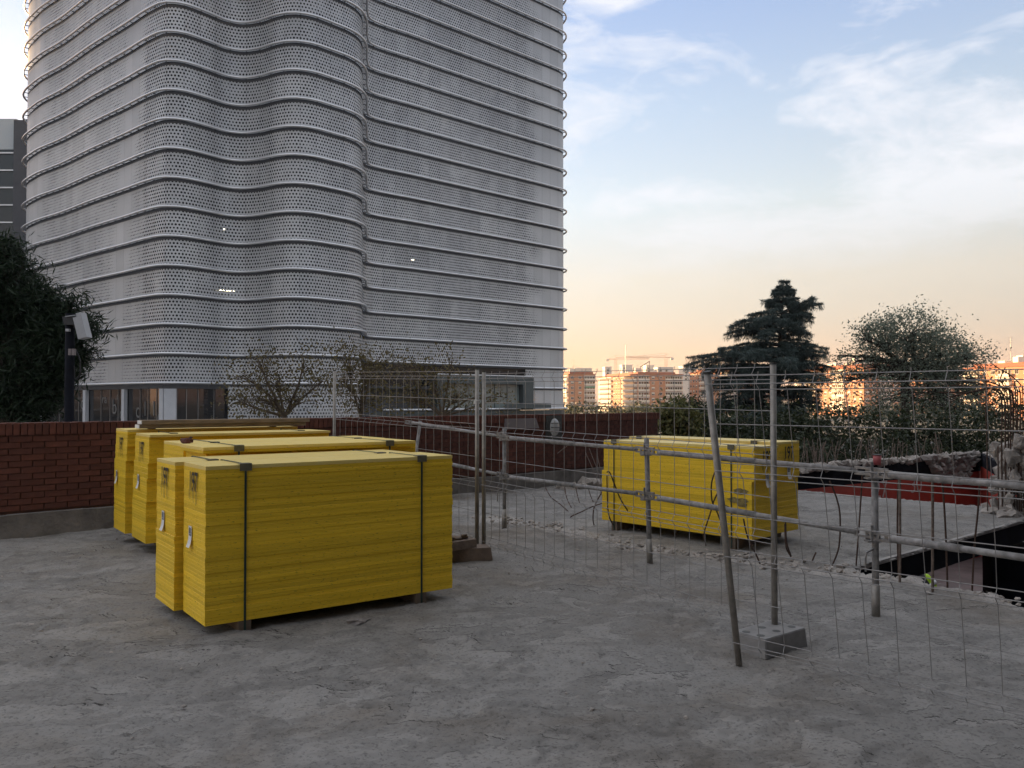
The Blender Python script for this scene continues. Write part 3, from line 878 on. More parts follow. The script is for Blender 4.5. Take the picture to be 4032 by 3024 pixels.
x_, z_ = wall_at(2176, 1682)
o = thing('bulkhead_lamp', 'unlit oval wall lamp with dark surround on the brick wall', 'lamp'); wall_local(o, x_, 0, z_)
m = MB(); m.box(-.2, .2, -.05, .0, -.24, .22); m.build('surround', M['strap_dark'], o)
bm = bmesh.new(); bmesh.ops.create_uvsphere(bm, u_segments=16, v_segments=10, radius=1)
for v in bm.verts: v.co = Vector((v.co.x * .12, v.co.y * .07 - .05, v.co.z * .17))
me = bpy.data.meshes.new('lens'); bm.to_mesh(me); bm.free(); me.materials.append(M['lamp_glass']); link('lens', me, o)
m = MB()
for k in range(3): m.tube([(-.13, -.09, -.08 + k * .08), (0, -.135, -.08 + k * .08), (.13, -.09, -.08 + k * .08)], .008, 5)
m.build('guard', M['strap_dark'], o)

# ================================================================== board bundles
BT = .027
def board_mesh(L, w, seed):
    r = random.Random(seed); b = MB(); j = lambda s: r.uniform(-s, s)
    x0, x1, y0, y1 = j(.001), L + j(.002), j(.001), w + j(.001); c = .0019
    # small chamfer top and bottom so that the joints read
    lv = [(0, c), (c, 0), (BT - c, 0), (BT - .0002, c)]
    vs = []
    for z, i in lv: vs += [(x0 + i, y0 + i, z), (x1 - i, y0 + i, z), (x1 - i, y1 - i, z), (x0 + i, y1 - i, z)]
    fs = [(3, 2, 1, 0), (12, 13, 14, 15)]
    for a in range(3):
        for k in range(4):
            fs.append((a * 4 + k, a * 4 + (k + 1) % 4, a * 4 + 4 + (k + 1) % 4, a * 4 + 4 + k))
    b.add(vs, fs); me = b.mesh('board'); me.materials.append(M['board']); return me
def bundle(label, near, ang, L, w, n, b, shifts=(), seed=0, mark=True, paper=None, straps=(.27, 1.68), end_at_zero=True, num_z=.13, num_y=None, tag_y=None, both_end=False, strap_over=0.0):
    """near: the corner on the ground; local x along the length, y across (away from the camera), z up."""
    r = random.Random(seed)
    t = thing('board_bundle', label, 'board stack', (near[0], near[1], 0), ang, 'strapped bundles of yellow shuttering boards')
    meshes = [board_mesh(L, w, seed * 7 + k) for k in range(3)]
    top = b + n * BT
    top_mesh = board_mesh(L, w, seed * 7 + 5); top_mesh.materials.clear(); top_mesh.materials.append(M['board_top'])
    for i in range(n):
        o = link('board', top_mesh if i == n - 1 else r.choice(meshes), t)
        f = 1 - i / n; sx = sy = 0.0
        for a, e, dx, dy in shifts:
            if a <= i / n < e: sx += dx; sy += dy
        big_ = 2.4 if r.random() < .12 and .03 < i / n < .95 else 1.0
        o.location = (r.uniform(-.0014, .0014) * big_ + sx, r.uniform(-.0018, .0018) + sy, b + i * BT)
        o.rotation_euler = (0, 0, r.uniform(-.0004, .0004))
    for s in straps:
        m = MB(); m.box(s - .045, s + .045, -.005 if not shifts else .0, w + strap_over, -.02, b - .001); m.build('bearer', M['bearer'], t)
        m = MB(); e = .0045
        m.box(s - .0075, s + .0075, -e - .004, -e, .01, top + e)
        m.box(s - .0075, s + .0075, -e - .004, w + strap_over + e, top + e, top + e + .003)
        m.box(s - .0075, s + .0075, w + e, w + e + .004, .01, top + e)
        m.build('strap', M['strap'], t)
        m = MB(); m.box(s - .042, s + .042, -.0135, -.0095, top - .042, top + .0065); m.box(s - .042, s + .042, -.0135, .06, top + .0068, top + .0095); m.build('corner_guard', M['guard'], t)
    x_end = 0 if end_at_zero else L; sg = -1 if end_at_zero else 1
    ny = w / 2 if num_y is None else num_y
    if mark:                                              # stencilled number with runs of ink below the digits
        me = text_mesh('197', .19, bold=.0035); bm = bmesh.new(); bm.from_mesh(me)
        for v in bm.verts: v.co.x *= .74
        zz = -.085
        for dx in (-.088, -.004, .076):
            for q in (-.010, .011):
                h = r.uniform(.03, .075)
                f = [bm.verts.new((dx + q - .003, zz - h, 0)), bm.verts.new((dx + q + .003, zz - h, 0)), bm.verts.new((dx + q + .003, zz + .03, 0)), bm.verts.new((dx + q - .003, zz + .03, 0))]
                bm.faces.new(f)
        bm.to_mesh(me); bm.free(); me.materials.append(M['ink'])
        o = link('stencil_number', me, t)
        ofs = sum(dx for a, e, dx, dy in shifts if a <= .85 < e); ofy = sum(dy for a, e, dx, dy in shifts if a <= .85 < e)
        Mx = Matrix(((0, 0, sg), (sg, 0, 0), (0, 1, 0))).to_4x4()
        Mx.translation = Vector((x_end + sg * .0085 + ofs, ny + ofy, top - num_z)); o.matrix_local = Mx
    if paper is not None:
        ty = ny if tag_y is None else tag_y
        m = MB(); m.mi = 0
        N = 6
        for k in range(N):                                # slightly curled paper
            z0, z1 = paper - .08 + .15 * k / N, paper - .08 + .15 * (k + 1) / N
            c = lambda z: sg * (.0095 + .012 * max(0, (paper - z) / .065) ** 2)
            m.add([(x_end + c(z0), ty - .036, z0), (x_end + c(z0), ty + .036, z0), (x_end + c(z1), ty + .036, z1), (x_end + c(z1), ty - .036, z1)], [(0, 1, 2, 3)])
        pl = m.build('paper_label', M['label'], t)
        m = MB(); yy = ty - .024
        while yy < ty + .024:
            ww = r.choice((.002, .003, .005)); m.box(min(x_end + sg * .0108, x_end + sg * .0112), max(x_end + sg * .0108, x_end + sg * .0112), yy, yy + ww, paper + .016, paper + .058); yy += ww + r.choice((.002, .003))
        m.box(min(x_end + sg * .0108, x_end + sg * .0112), max(x_end + sg * .0108, x_end + sg * .0112), ty - .026, ty + .02, paper + .002, paper + .013)
        m.build('barcode', M['barcode'], pl)
    return t
dv = Vector((.805, .593)).normalized(); pv = Vector((-dv.y, dv.x)); ANG = math.atan2(dv.y, dv.x)
A = G(806, 2468, .09).xy
def at_p(p0, d0): return A + pv * p0 + dv * d0
def from_px(r, l, z):
    q, s = G(*r, z).xy, G(*l, z).xy
    return q, (s - q).length
bundle('yellow board bundle nearest the camera, long side facing right', A, ANG, 1.97, .525, 40, .09, seed=1, paper=.66, num_y=.27, tag_y=.33)
q, w = from_px((690, 2406), (604, 2351), .085)
bundle('yellow board bundle right behind the front bundle, its lower boards stepped out', q + pv * .03, ANG, 1.97, .53, 40, .085, ((0, .48, -.01, -.03), (.48, .62, 0, -.015)), seed=2, paper=.71, num_y=.27, tag_y=.30)
q, w = from_px((810, 1761), (655, 1735), 1.235)
w3 = w / 2 - .01
bundle('third yellow board bundle from the camera, top boards overhanging at its end', q, ANG, 1.98, w3, 42, .10, ((.0, .93, .03, .09), (.93, 1, -.02, 0)), seed=3, mark=False)
bundle('yellow board bundle with a broken brick tucked in its end, behind the third bundle', q + pv * (w3 + .02) + dv * .01, ANG, 1.98, w3, 42, .10, (), seed=4, mark=False)
q4 = q + pv * (w3 + .02)
q, w = from_px((573, 2142), (506, 2110), .13)
bundle('yellow board bundle carrying the grey planks, nearer one of the far pair', q, ANG, 1.97, w * .93, 42, .13, ((.38, .58, .0, -.03), (.58, .72, 0, -.07), (.72, .97, .0, -.12), (.97, 1, 0, -.16)), seed=5, paper=.76, num_z=.16)
q, w = from_px((492, 2102), (432, 2078), .13); q5 = q; w5 = w
bundle('yellow board bundle closest to the brick wall, upper boards stepped back', q, ANG, 1.97, w, 43, .13, ((.68, .82, 0, -.05), (.82, 1, 0, -.08)), seed=6, paper=.74, num_z=.17, tag_y=.42)
# red brick piece lying in the end of the fourth bundle
o = thing('brick_piece', 'small red brick piece lying on the end of a yellow bundle', 'brick', (*(q4 + pv * .06 + dv * .05), .10 + 42 * BT + .004))
m = MB(); rock(m, Vector((0, 0, .02)), .05, random.Random(3), (1.1, .8, .55), 2); m.build('fired_clay', M['brick'], o)
m = MB(); rock(m, Vector((.03, .02, .045)), .02, random.Random(5), (1.1, .8, .5), 1); m.build('mortar_bit', M['mortar'], o)
# two planks on the far pair
for k, (zz, lab) in enumerate(((0.0, 'lower grey timber plank lying on the far yellow bundles'), (.047, 'upper grey timber plank, top one lying on the far yellow bundles'))):
    q = q5 - pv * (.20 + .02 * k) + dv * (.10 + .02 * k); ztop5 = .13 + 43 * BT + .012
    o = thing('timber_plank', lab, 'plank', (q.x, q.y, ztop5 + zz), ANG)
    m = MB(); m.box(0, 1.93 + .02 * k, 0, .2, 0, .045); m.build('plank', M['timber'], o)
    m = MB(); m.box(-.006, -.0005, .004, .196, .003, .042); m.build('end_cap', M['label'], o)
# far bundles right of the fence
C = G(2971, 2118, .15).xy; Lf = G(2378, 2037, .15).xy
df = (C - Lf).normalized(); LT = (C - Lf).length; AT = math.atan2(df.y, df.x)
pf = Vector((-df.y, df.x))
T1 = Lf
bT1 = bundle('yellow board bundle beyond the guardrail, its long side lit and stained', T1, AT, LT, .5, 37, .12, ((.0, .62, -.03, 0),), seed=7, mark=True, paper=.75, end_at_zero=False, straps=(.17, LT - .28))
bundle('yellow board bundle beyond the guardrail, hidden behind its twin', Lf + pf * .58 - df * .07, AT, LT, .5, 38, .12, ((.0, .6, -.02, 0),), seed=8, mark=True, paper=.8, end_at_zero=False, straps=(.17, LT - .28))

M['smear'] = pm('grey_cement_smear', (.22, .17, .06), .9, var=.5, scale=30)
for sx_, sz_, w_, h_ in ((LT - .16, .63, .11, .045), (LT - .20, .53, .17, .04), (LT - .14, .49, .10, .03), (LT - .34, .45, .06, .02)):
    m = MB(); n = 16; rr_ = random.Random(int(sz_ * 100))
    m.add([(sx_ + math.cos(2 * math.pi * q / n) * w_ * rr_.uniform(.55, 1), -.0065, sz_ + math.sin(2 * math.pi * q / n) * h_ * rr_.uniform(.5, 1)) for q in range(n)], [tuple(range(n))])
    m.build('cement_smear', M['smear'], bT1)
# ================================================================== concrete feet
def foot_block(name, label, c, ang, L, W, h, mat, holes=True):
    t = thing(name, label, 'concrete block', (c[0], c[1], 0), ang)
    bm = bmesh.new(); bmesh.ops.create_cube(bm, size=1)
    for v in bm.verts:
        k = 1 if v.co.z < 0 else .94
        v.co = Vector((v.co.x * L * k, v.co.y * W * k, (v.co.z + .5) * h))
    bmesh.ops.bevel(bm, geom=bm.edges[:], offset=.005, segments=2, affect='EDGES')
    me = bpy.data.meshes.new('body'); bm.to_mesh(me); bm.free(); me.materials.append(M[mat]); link('body', me, t)
    if holes:
        for hx in (-.22, 0, .22):
            for hy in (-.055, .055):
                m = MB(); m.tube([(hx * L / .6, hy, h + .0015), (hx * L / .6, hy, h - .004)], .026, 12); m.build('socket', M['strap_dark'], t)
    return t
P3 = G(3049, 2470, .12)
b0, b1, b2 = G(2996, 2593), G(3173, 2536), G(2760, 2520)
e1 = (b1 - b0).xy
ang_b = math.atan2(e1.y, e1.x) + math.pi / 2
cB = (G(2904, 2478, .13) + G(3034, 2437, .13) + G(3173, 2470, .13) + G(3001, 2517, .13)) / 4
foot_block('fence_foot', 'grey concrete fence foot with socket holes under the leaning post', cB.xy, R(38), .46, .27, .125, 'block')
cA = G(1850, 2168, .1)
angA = math.atan2(.25, .97)
foot_block('fence_foot', 'dark concrete fence foot under the twin posts behind the front bundle', (cA.x - .12, cA.y + .05), angA, .66, .27, .13, 'block_brown', False)
t = thing('broken_block', 'broken brown hollow block lying on the dark fence foot', 'concrete block', (cA.x - .13, cA.y - .02, .13), angA + .5)
m = MB(); r = random.Random(8)
m.box(-.17, .17, -.11, .11, 0, .085); m.build('body', M['block_brown'], t)
for k in range(3):
    m = MB(); rock(m, Vector((-.10 + k * .1, .02, .09)), .055, r, (.8, 1.7, .5), 2); m.build('ridge', M['block_brown'], t, smooth=True)

# ================================================================== mesh fence panels
WH = [(1.92, 0), (1.87, 1), (1.835, 0), (1.62, 0), (1.37, 0), (1.32, 1), (1.28, 0), (1.03, 0), (.80, 0), (.755, 1), (.715, 0), (.46, 0), (.215, 0), (.165, 1), (.125, 0)]
def fence(label, p0, p1, z0=0.0, z1=0.0, lean=(0, 0), scale=1.0, post=(True, True), pb=(.12, .12), n=None, post_top=(0, 0)):
    """p0,p1: ground xy of the two posts; lean: sideways shift of the top."""
    p0 = Vector((*p0, z0)); p1 = Vector((*p1, z1)); d = p1 - p0; L = d.length; d.normalize()
    nrm = Vector((d.y, -d.x, 0)).normalized()
    top = 1.94 * scale; ln = Vector((lean[0], lean[1], 0))
    t = thing('mesh_fence', label, 'fence', p0, 0, 'temporary mesh fence panels')
    def P(s, h, o=0.0): return d * s + Vector((0, 0, h)) + ln * (h / top) + nrm * o
    for i, s in enumerate((0, L)):
        if post[i]:
            m = MB(); m.tube([P(s, pb[i]), P(s, top + post_top[i])], .021, 12)
            o = m.build('post', M['post'], t, smooth=True)
            m = MB(); m.tube([P(s, top + post_top[i] - .002), P(s, top + post_top[i] + .012)], .0225, 12); m.build('cap', M['strap_dark'], o)
    for h, v in WH:
        h *= scale
        m = MB(); m.tube([P(.0, h, .035 if v else 0), P(L, h, .035 if v else 0)], .0029, 5); m.build('horizontal_wire', M['wire'], t)
    n = n or int(L / .165); r = random.Random(int(L * 1000))
    for k in range(1, n):
        s = L * k / n; pts = []
        for h, v in WH: pts.append(P(s + r.uniform(-.002, .002), h * scale, .035 if v else .004))
        pts.append(P(s, .09 * scale, .02)); pts.insert(0, P(s, 1.945 * scale, 0))
        m = MB(); m.tube(pts, .0023, 4); m.build('vertical_wire', M['wire'], t)
    return t
fA0 = D(1878, 2100, 8.75).xy; fA1 = D(1315, 2000, 11.5).xy
fB0 = D(1905, 2100, 8.72).xy; fB1 = D(3050, 2460, 5.62).xy
fA = fence('mesh fence panel behind the yellow bundles, ending at the left of twin posts', fA0, fA1, 0, .08, pb=(.1, .0))
fB = fence('mesh fence panel in front of the guardrail, between twin posts and the concrete foot', fB0, fB1, 0, -.05, pb=(.1, .13), scale=.985, n=24)
# panel C leans towards the camera
c0 = G(2910, 2618).xy; c1 = D(4032, 2775, 4.05).xy; dC = (c1 - c0).normalized()
ptop = D(2785, 1470, 4.83)
ln = Vector((ptop.x - c0.x, ptop.y - c0.y))
fC = fence('mesh fence panel leaning towards the camera at the right, its post standing on the slab', c0, c0 + dC * 3.4, 0, 0, lean=(ln.x, ln.y), scale=ptop.z / 1.94, pb=(.0, .0), n=21)
# tie and tag on the twin posts
o = thing('cable_tie', 'small white plastic tag hanging on the twin fence posts', 'tag', D(1868, 1582, 8.70))
m = MB(); m.add([(-.012, 0, -.02), (.004, 0, -.024), (.022, .002, .016), (.012, .002, .03), (-.006, .002, .012)], [(0, 1, 2, 3, 4)]); m.add([(-.012, .003, -.02), (.004, .003, -.024), (.022, .005, .016), (.012, .005, .03), (-.006, .005, .012)], [(4, 3, 2, 1, 0)]); m.build('flap', M['label'], o)
m = MB(); m.tube([(.0, 0, .02), (.03, .0, .015), (.05, .03, .012), (.03, .06, .012), (0, .05, .015), (-.03, .02, .015)], .002, 4); m.build('strap', M['label'], o)

# ================================================================== guardrail: steel props with tubular rails
def prop(label, base, h, lean=(0, 0), handle=True):
    t = thing('guardrail_post', label, 'post', (base[0], base[1], 0), 0, 'guardrail posts along the broken edge')
    l = Vector((lean[0], lean[1], 0))
    m = MB(); m.tube([l * .0, l * .26 + Vector((0, 0, .26))], .031, 12); m.build('sleeve', M['post'], t, smooth=True)
    m = MB(); m.tube([l * .02 + Vector((0, 0, .02)), l + Vector((0, 0, h))], .0245, 12); m.build('tube', M['galv_dirty'], t, smooth=True)
    m = MB(); m.tube([Vector((0, 0, .0)), Vector((0, 0, .012))], .1, 14); m.build('base_plate', M['rebar_grey'], t)
    if handle:
        m = MB(); m.tube([(-.02, -.01, .52), (-.075, -.03, .50), (-.085, -.03, .46), (-.085, -.03, .36)], .007, 6); m.build('locking_handle', M['galv'], t)
    return t
B1, B2, B3 = G(1986, 2087), G(2559, 2226), G(3449, 2440)
B0 = D(1612, 1800, 12.9)
prop('guardrail post leaning in front of the brick wall behind the bundles', B0.xy, 1.30, (.16, .05), False)
prop('guardrail post just right of the twin fence posts', B1.xy, 1.265)
prop('guardrail post in front of the far yellow bundles', B2.xy, 1.25, (-.03, 0), False)
prop('guardrail post at the right, nearest the floor opening', B3.xy, 1.07)
def rail(label, a, b, r=.026, sleeve=True):
    a, b = V3(a), V3(b)
    t = thing('guardrail_tube', label, 'rail', a, 0, 'guardrail tubes')
    d = b - a; L = d.length; u = d / L
    m = MB(); m.tube([u * .16, u * (L * .55)], r, 12); m.build('outer_tube', M['galv_dirty'], t, smooth=True)
    m = MB(); m.tube([u * (L * .54), u * (L - .16)], r * .82, 12); m.build('inner_tube', M['galv_dirty'], t, smooth=True)
    sd = Vector((u.y, -u.x, 0)).normalized()
    for s0, s1 in ((-.1, .17), (L - .17, L + .1)):        # flattened slotted end
        m = MB()
        for zz in (-.022, .022): m.obox(u * (s0 + s1) / 2 + Vector((0, 0, zz)), u * (s1 - s0) / 2, sd * .007, Vector((0, 0, .009)))
        for e in (s0 + .012, (s0 + s1) / 2, s1 - .012): m.obox(u * e + Vector((0, 0, 0)), u * .012, sd * .0071, Vector((0, 0, .014)))
        m.build('slotted_end', M['galv'], t)
    return t
off_c = Vector((-.02, -.055, 0))
K0 = D(1608, 1663, 12.85); K1 = D(1990, 1722, B1.y) + off_c; K2 = D(2553, 1776, B2.y) + off_c; K3 = D(3445, 1862, B3.y) + off_c
K4 = K3 + (D(4032, 1915, 4.95) - K3) * 1.15
J0 = D(1700, 1812, 12.2); J1 = D(1990, 1874, B1.y) + off_c; J2 = D(2553, 1951, B2.y) + off_c; J3 = D(3445, 2108, B3.y) + off_c
J4 = J3 + (D(4032, 2196, 4.95) - J3) * 1.15
dz = Vector((0, 0, .012))
rail('upper guardrail tube running left from the twin posts to the leaning post', K0, K1 + dz)
rail('upper guardrail tube across the gap left of the far yellow bundles', K1, K2 + dz)
rail('upper guardrail tube passing in front of the far yellow bundles', K2, K3 + dz)
rail('upper guardrail tube leaving the photo at the right edge', K3, K4, .027)
rail('lower guardrail tube emerging from behind the front yellow bundle', J0, J1 + dz)
rail('lower guardrail tube left of the far yellow bundles, with cement-smeared end', J1, J2 + dz)
rail('lower guardrail tube passing in front of the far yellow bundles', J2, J3 + dz)
rail('lower guardrail tube leaving the photo above the floor opening', J3, J4, .027)
for p, lab in ((K1, 'upper rail hook on the post beside the twin posts'), (J1, 'lower rail hook on the post beside the twin posts'), (K2, 'upper rail hook on the post before the far bundles'), (J2, 'lower rail hook on the post before the far bundles'), (K3, 'upper rail hook on the rightmost post'), (J3, 'lower rail hook on the rightmost post')):
    o = thing('rail_hook', lab, 'bracket', p + Vector((-.03, -.012, 0)), 0, 'rail hooks on the posts')
    m = MB(); m.box(-.008, .008, -.006, .006, -.03, .085); m.build('upright', M['galv'], o)
    m = MB(); m.box(-.03, .07, -.004, .075, -.042, -.030); m.build('arm', M['galv'], o)

# ================================================================== rebars bent up out of the broken strip
def rebar(pts, depth0, mat='rebar', r=.008):
    """pts: photo pixels from the foot upwards; the foot stands on the slab."""
    g = G(*pts[0]); P = [g + Vector((0, 0, -.03))]
    for i, p in enumerate(pts): P.append(D(p[0], p[1], g.y + depth0 * i / max(1, len(pts) - 1)))
    Q = []
    for i in range(len(P) - 1):
        p0, p1, p2, p3 = P[max(i - 1, 0)], P[i], P[i + 1], P[min(i + 2, len(P) - 1)]
        for k in range(5):
            t = k / 5; Q.append(.5 * ((2 * p1) + (p2 - p0) * t + (2 * p0 - 5 * p1 + 4 * p2 - p3) * t * t + (3 * p1 - p0 - 3 * p2 + p3) * t**3))
    Q.append(P[-1])
    m = MB(); m.tube(Q, r, 6); return m.build('rebar', M[mat], slab)
zs = lambda x, y: (1800 + x / 3.16, 1850 + y / 3.16)       # readings from two enlarged crops
zt_ = lambda x, y: (2200 + x / 2.212, 1600 + y / 2.212)
zr = lambda x, y: (3032 + x / 2.212, 1700 + y / 2.212)
for L_, dd in (([zs(1385, 522), zs(1290, 435), zs(1165, 335), zs(1100, 222)], .5), ([zs(1420, 470), zs(1375, 380), zs(1350, 290), zs(1337, 198)], .4), ([zs(1525, 418), zs(1500, 330), zs(1477, 222)], .3),
               ([zs(1690, 392), zs(1660, 320), zs(1636, 240)], .2), ([zs(1420, 580), zs(1550, 520), zs(1700, 450), zs(1838, 408)], -.5), ([zs(1703, 686), zs(1690, 600), zs(1710, 450), zs(1805, 270)], -.2),
               ([zs(1992, 752), zs(1920, 650), zs(1880, 520), zs(1868, 300), zs(1864, 70)], -.25), ([zt_(730, 1093), zt_(640, 970), zt_(540, 810), zt_(490, 690), zt_(445, 578), zt_(420, 573)], -.3),
               ([zt_(1012, 1135), zt_(1080, 1040), zt_(1230, 940), zt_(1390, 855), zt_(1525, 720)], -.3), ([zt_(1280, 1208), zt_(1265, 1110), zt_(1320, 930), zt_(1345, 840), zt_(1385, 750)], -.3),
               ([zt_(1550, 1230), zt_(1440, 1060), zt_(1370, 900), zt_(1335, 820), zt_(1330, 680), zt_(1358, 575)], -.25), ([zt_(2025, 1310), zt_(1985, 1180), zt_(1976, 1000)], -.1), ([zt_(1750, 1362), zt_(1700, 1250), zt_(1640, 1120), zt_(1610, 980)], -.1),
               ([zt_(1495, 840), zt_(1450, 790)], .1),
               ([zr(545, 1160), zr(600, 1000), zr(610, 740), zr(580, 580), zr(520, 430)], -.2), ([zr(750, 1160), zr(770, 900), zr(790, 600), zr(805, 370)], -.2), ([zr(1120, 1250), zr(1110, 900), zr(1112, 600), zr(1120, 400)], -.2),
               ([zr(1545, 1345), zr(1535, 1000), zr(1520, 700), zr(1500, 430)], -.2), ([zr(1760, 1390), zr(1780, 1000), zr(1810, 700), zr(1825, 470)], -.2), ([zr(370, 1120), zr(400, 1050)], .0),
               ([zr(185, 1092), zr(140, 1000), zr(130, 800)], .0)):
    rebar(L_, dd)
for px, py, hh in ((1130, 395, .0), (1415, 425, .0)):       # pale uprights that carry the mesh on the red side
    rebar([zr(px, 1330 if px < 1200 else 1400), zr(px + 2, 900), zr(px, py)], -.15, 'rebar_grey', .011)
for px0, py0, px1, py1 in ((2385, 1900, 2320, 1765), (2375, 1890, 2305, 1780), (2380, 1880, 2352, 1795), (2195, 1785, 2262, 1735)):
    a = D(px0, py0, 13.6); b = D(px1, py1, 13.9); a.z = 0 if py0 > 1800 else a.z
    m = MB(); m.tube([a, (a + b) / 2 + Vector((.02, 0, .02)), b], .006, 5); m.build('rebar', M['rebar_grey'], slab)

# ================================================================== broken pillar with bent bars
rng = random.Random(21)
bp = G(3985, 2020); 
pl = thing('broken_pillar', 'demolished concrete pillar stub with exposed bent rebars at the right edge', 'pillar', (bp.x, bp.y, 0))
m = MB()
for k in range(70):
    h = rng.random() ** 1.15 * 1.0; w = .38 * (1 - .55 * h)
    rock(m, Vector((rng.uniform(-w * .55, w * 1.3), rng.uniform(-.2, .3), h)), rng.uniform(.06, .13), rng, (.8, .8, 1.2), 1)
for k in range(30):
    rock(m, Vector((rng.uniform(-.35, .6), rng.uniform(-.35, .3), .02)), rng.uniform(.05, .12), rng, (1.3, 1, .6), 1)
m.build('rubble_core', M['rubble'], pl)
for k, (dx, dy, z, r) in enumerate(((-.02, -.22, 1.03, .1), (-.12, -.2, .82, .12), (.10, -.22, .74, .13), (.24, -.2, .78, .11), (-.10, -.25, .52, .11))):
    mm = MB(); rock(mm, Vector((dx, dy, z)), r, rng, (.8, .7, 1.15), 2); mm.build('concrete_lump', M['rubble'], pl)
zq = lambda x, y: (3500 + x / 4.147, 1300 + y / 4.147)
bars = [[zq(1985, 1700), zq(1990, 1200), zq(1960, 985), zq(1880, 940), zq(1600, 930), zq(1020, 900)], [zq(2030, 1700), zq(2030, 1200), zq(2000, 1000), zq(1900, 945), zq(1620, 840), zq(1230, 780)],
        [zq(1900, 1700), zq(1900, 1250), zq(1840, 1010), zq(1700, 960), zq(1450, 990), zq(1240, 1020), zq(820, 1015)], [zq(1840, 1800), zq(1850, 1300), zq(1800, 1030), zq(1600, 950), zq(1400, 1000), zq(1000, 1090)],
        [zq(2100, 1700), zq(2100, 1300), zq(2090, 950), zq(2000, 900), zq(1900, 920), zq(1820, 800), zq(1900, 610)], [zq(2150, 1700), zq(2150, 1100), zq(2120, 940), zq(2150, 890), zq(1990, 740), zq(1850, 660), zq(1720, 575)],
        [zq(1600, 1800), zq(1580, 1300), zq(1590, 900), zq(1560, 720), zq(1490, 590)], [zq(2080, 1600), zq(2060, 900), zq(2000, 830), zq(1950, 700)], [zq(2190, 1700), zq(2190, 1100), zq(2180, 900)], [zq(1950, 1650), zq(1935, 1100), zq(1870, 960), zq(1640, 900), zq(1000, 800)],
        [zq(2120, 1900), zq(2110, 2300)], [zq(1780, 1900), zq(1790, 2500)]]
for i, b in enumerate(bars):
    g = bp.y - .2 + .05 * (i % 5)
    P = [D(x, y, g) for x, y in b]
    P.insert(0, Vector((P[0].x, P[0].y, .05)))
    Q = []
    for a in range(len(P) - 1):
        p0, p1, p2, p3 = P[max(a - 1, 0)], P[a], P[a + 1], P[min(a + 2, len(P) - 1)]
        for k in range(5):
            t = k / 5; Q.append(.5 * ((2 * p1) + (p2 - p0) * t + (2 * p0 - 5 * p1 + 4 * p2 - p3) * t * t + (3 * p1 - p0 - 3 * p2 + p3) * t**3))
    Q.append(P[-1])
    m = MB(); m.tube([q - Vector((bp.x, bp.y, 0)) for q in Q], .011 if i < 4 else .008, 6); m.build('rebar', M['rebar'], pl)
# red and white marker stuck in the rubble of the far wall
o = thing('paint_bucket', 'small pink and dark bucket standing on the broken far edge', 'bucket', D(3454, 1830, 20.8))
m = MB(); m.tube([(0, 0, 0), (0, 0, .24)], [.085, .105], 14); m.build('body', pm('faded_pink_plastic', (.42, .10, .10), .5), o, smooth=True)
m = MB(); m.tube([(0, 0, .235), (0, 0, .26)], [.112, .112], 14); m.build('rim', M['strap_dark'], o)

# ================================================================== loose debris on the slab
rng = random.Random(33)
m = MB()
for k in range(420):
    x = rng.uniform(-5, 4); y = rng.uniform(3.2, 11)
    if inside(OPEN1, np.array([x]), np.array([y]))[0]: continue
    r = rng.uniform(.003, .011) * (1 if rng.random() < .93 else 2)
    rock(m, Vector((x, y, r * .3)), r, rng, (1.3, 1, .6), 1)
for k in range(420):
    i = rng.randrange(len(STRIP) - 1); t = rng.random(); a, b = STRIP[i], STRIP[i + 1]
    x = a[0] + (b[0] - a[0]) * t + rng.gauss(0, .16); y = a[1] + (b[1] - a[1]) * t + rng.gauss(0, .16)
    if inside(OPEN1, np.array([x]), np.array([y]))[0]: continue
    r = rng.uniform(.008, .035); rock(m, Vector((x, y, r * .2)), r, rng, (1.3, 1, .6), 1)
tag(m.build('rubble_crumbs', M['rubble']), 'pale concrete crumbs scattered over the cracked slab', 'debris', kind='stuff')
g = G(1408, 2452)
for k, (px, py, rr_, lab) in enumerate(((2330, 2800, .012, 'small white pebble on the slab below the middle of the photo'), (2700, 2830, .010, 'small pale pebble on the slab left of the leaning fence panel'), (2230, 2735, .009, 'tiny pale pebble on the slab right of the front bundle'))):
    g2 = G(px, py); o = thing('pebble', lab, 'pebble', (g2.x, g2.y, .004), k, 'pale pebbles on the slab')
    m = MB(); rock(m, Vector((0, 0, rr_ * .4)), rr_, rng, (1.3, .9, .7), 2); m.build('body', M['rubble'], o)
    m = MB(); rock(m, Vector((rr_ * 2, .01, .002)), rr_ * .35, rng, (1.3, .9, .7), 1); m.build('chip', M['rubble'], o)
o = thing('stone', 'dark flat stone on the slab beside the front yellow bundle', 'stone', (g.x, g.y, 0))
m = MB(); rock(m, Vector((0, 0, .012)), .06, rng, (1.4, .8, .45), 2); m.build('body', M['rubble_dark'], o)
m = MB(); rock(m, Vector((-.07, .02, .008)), .02, rng, (1.4, .8, .45), 1); m.build('chip', M['rubble_dark'], o)

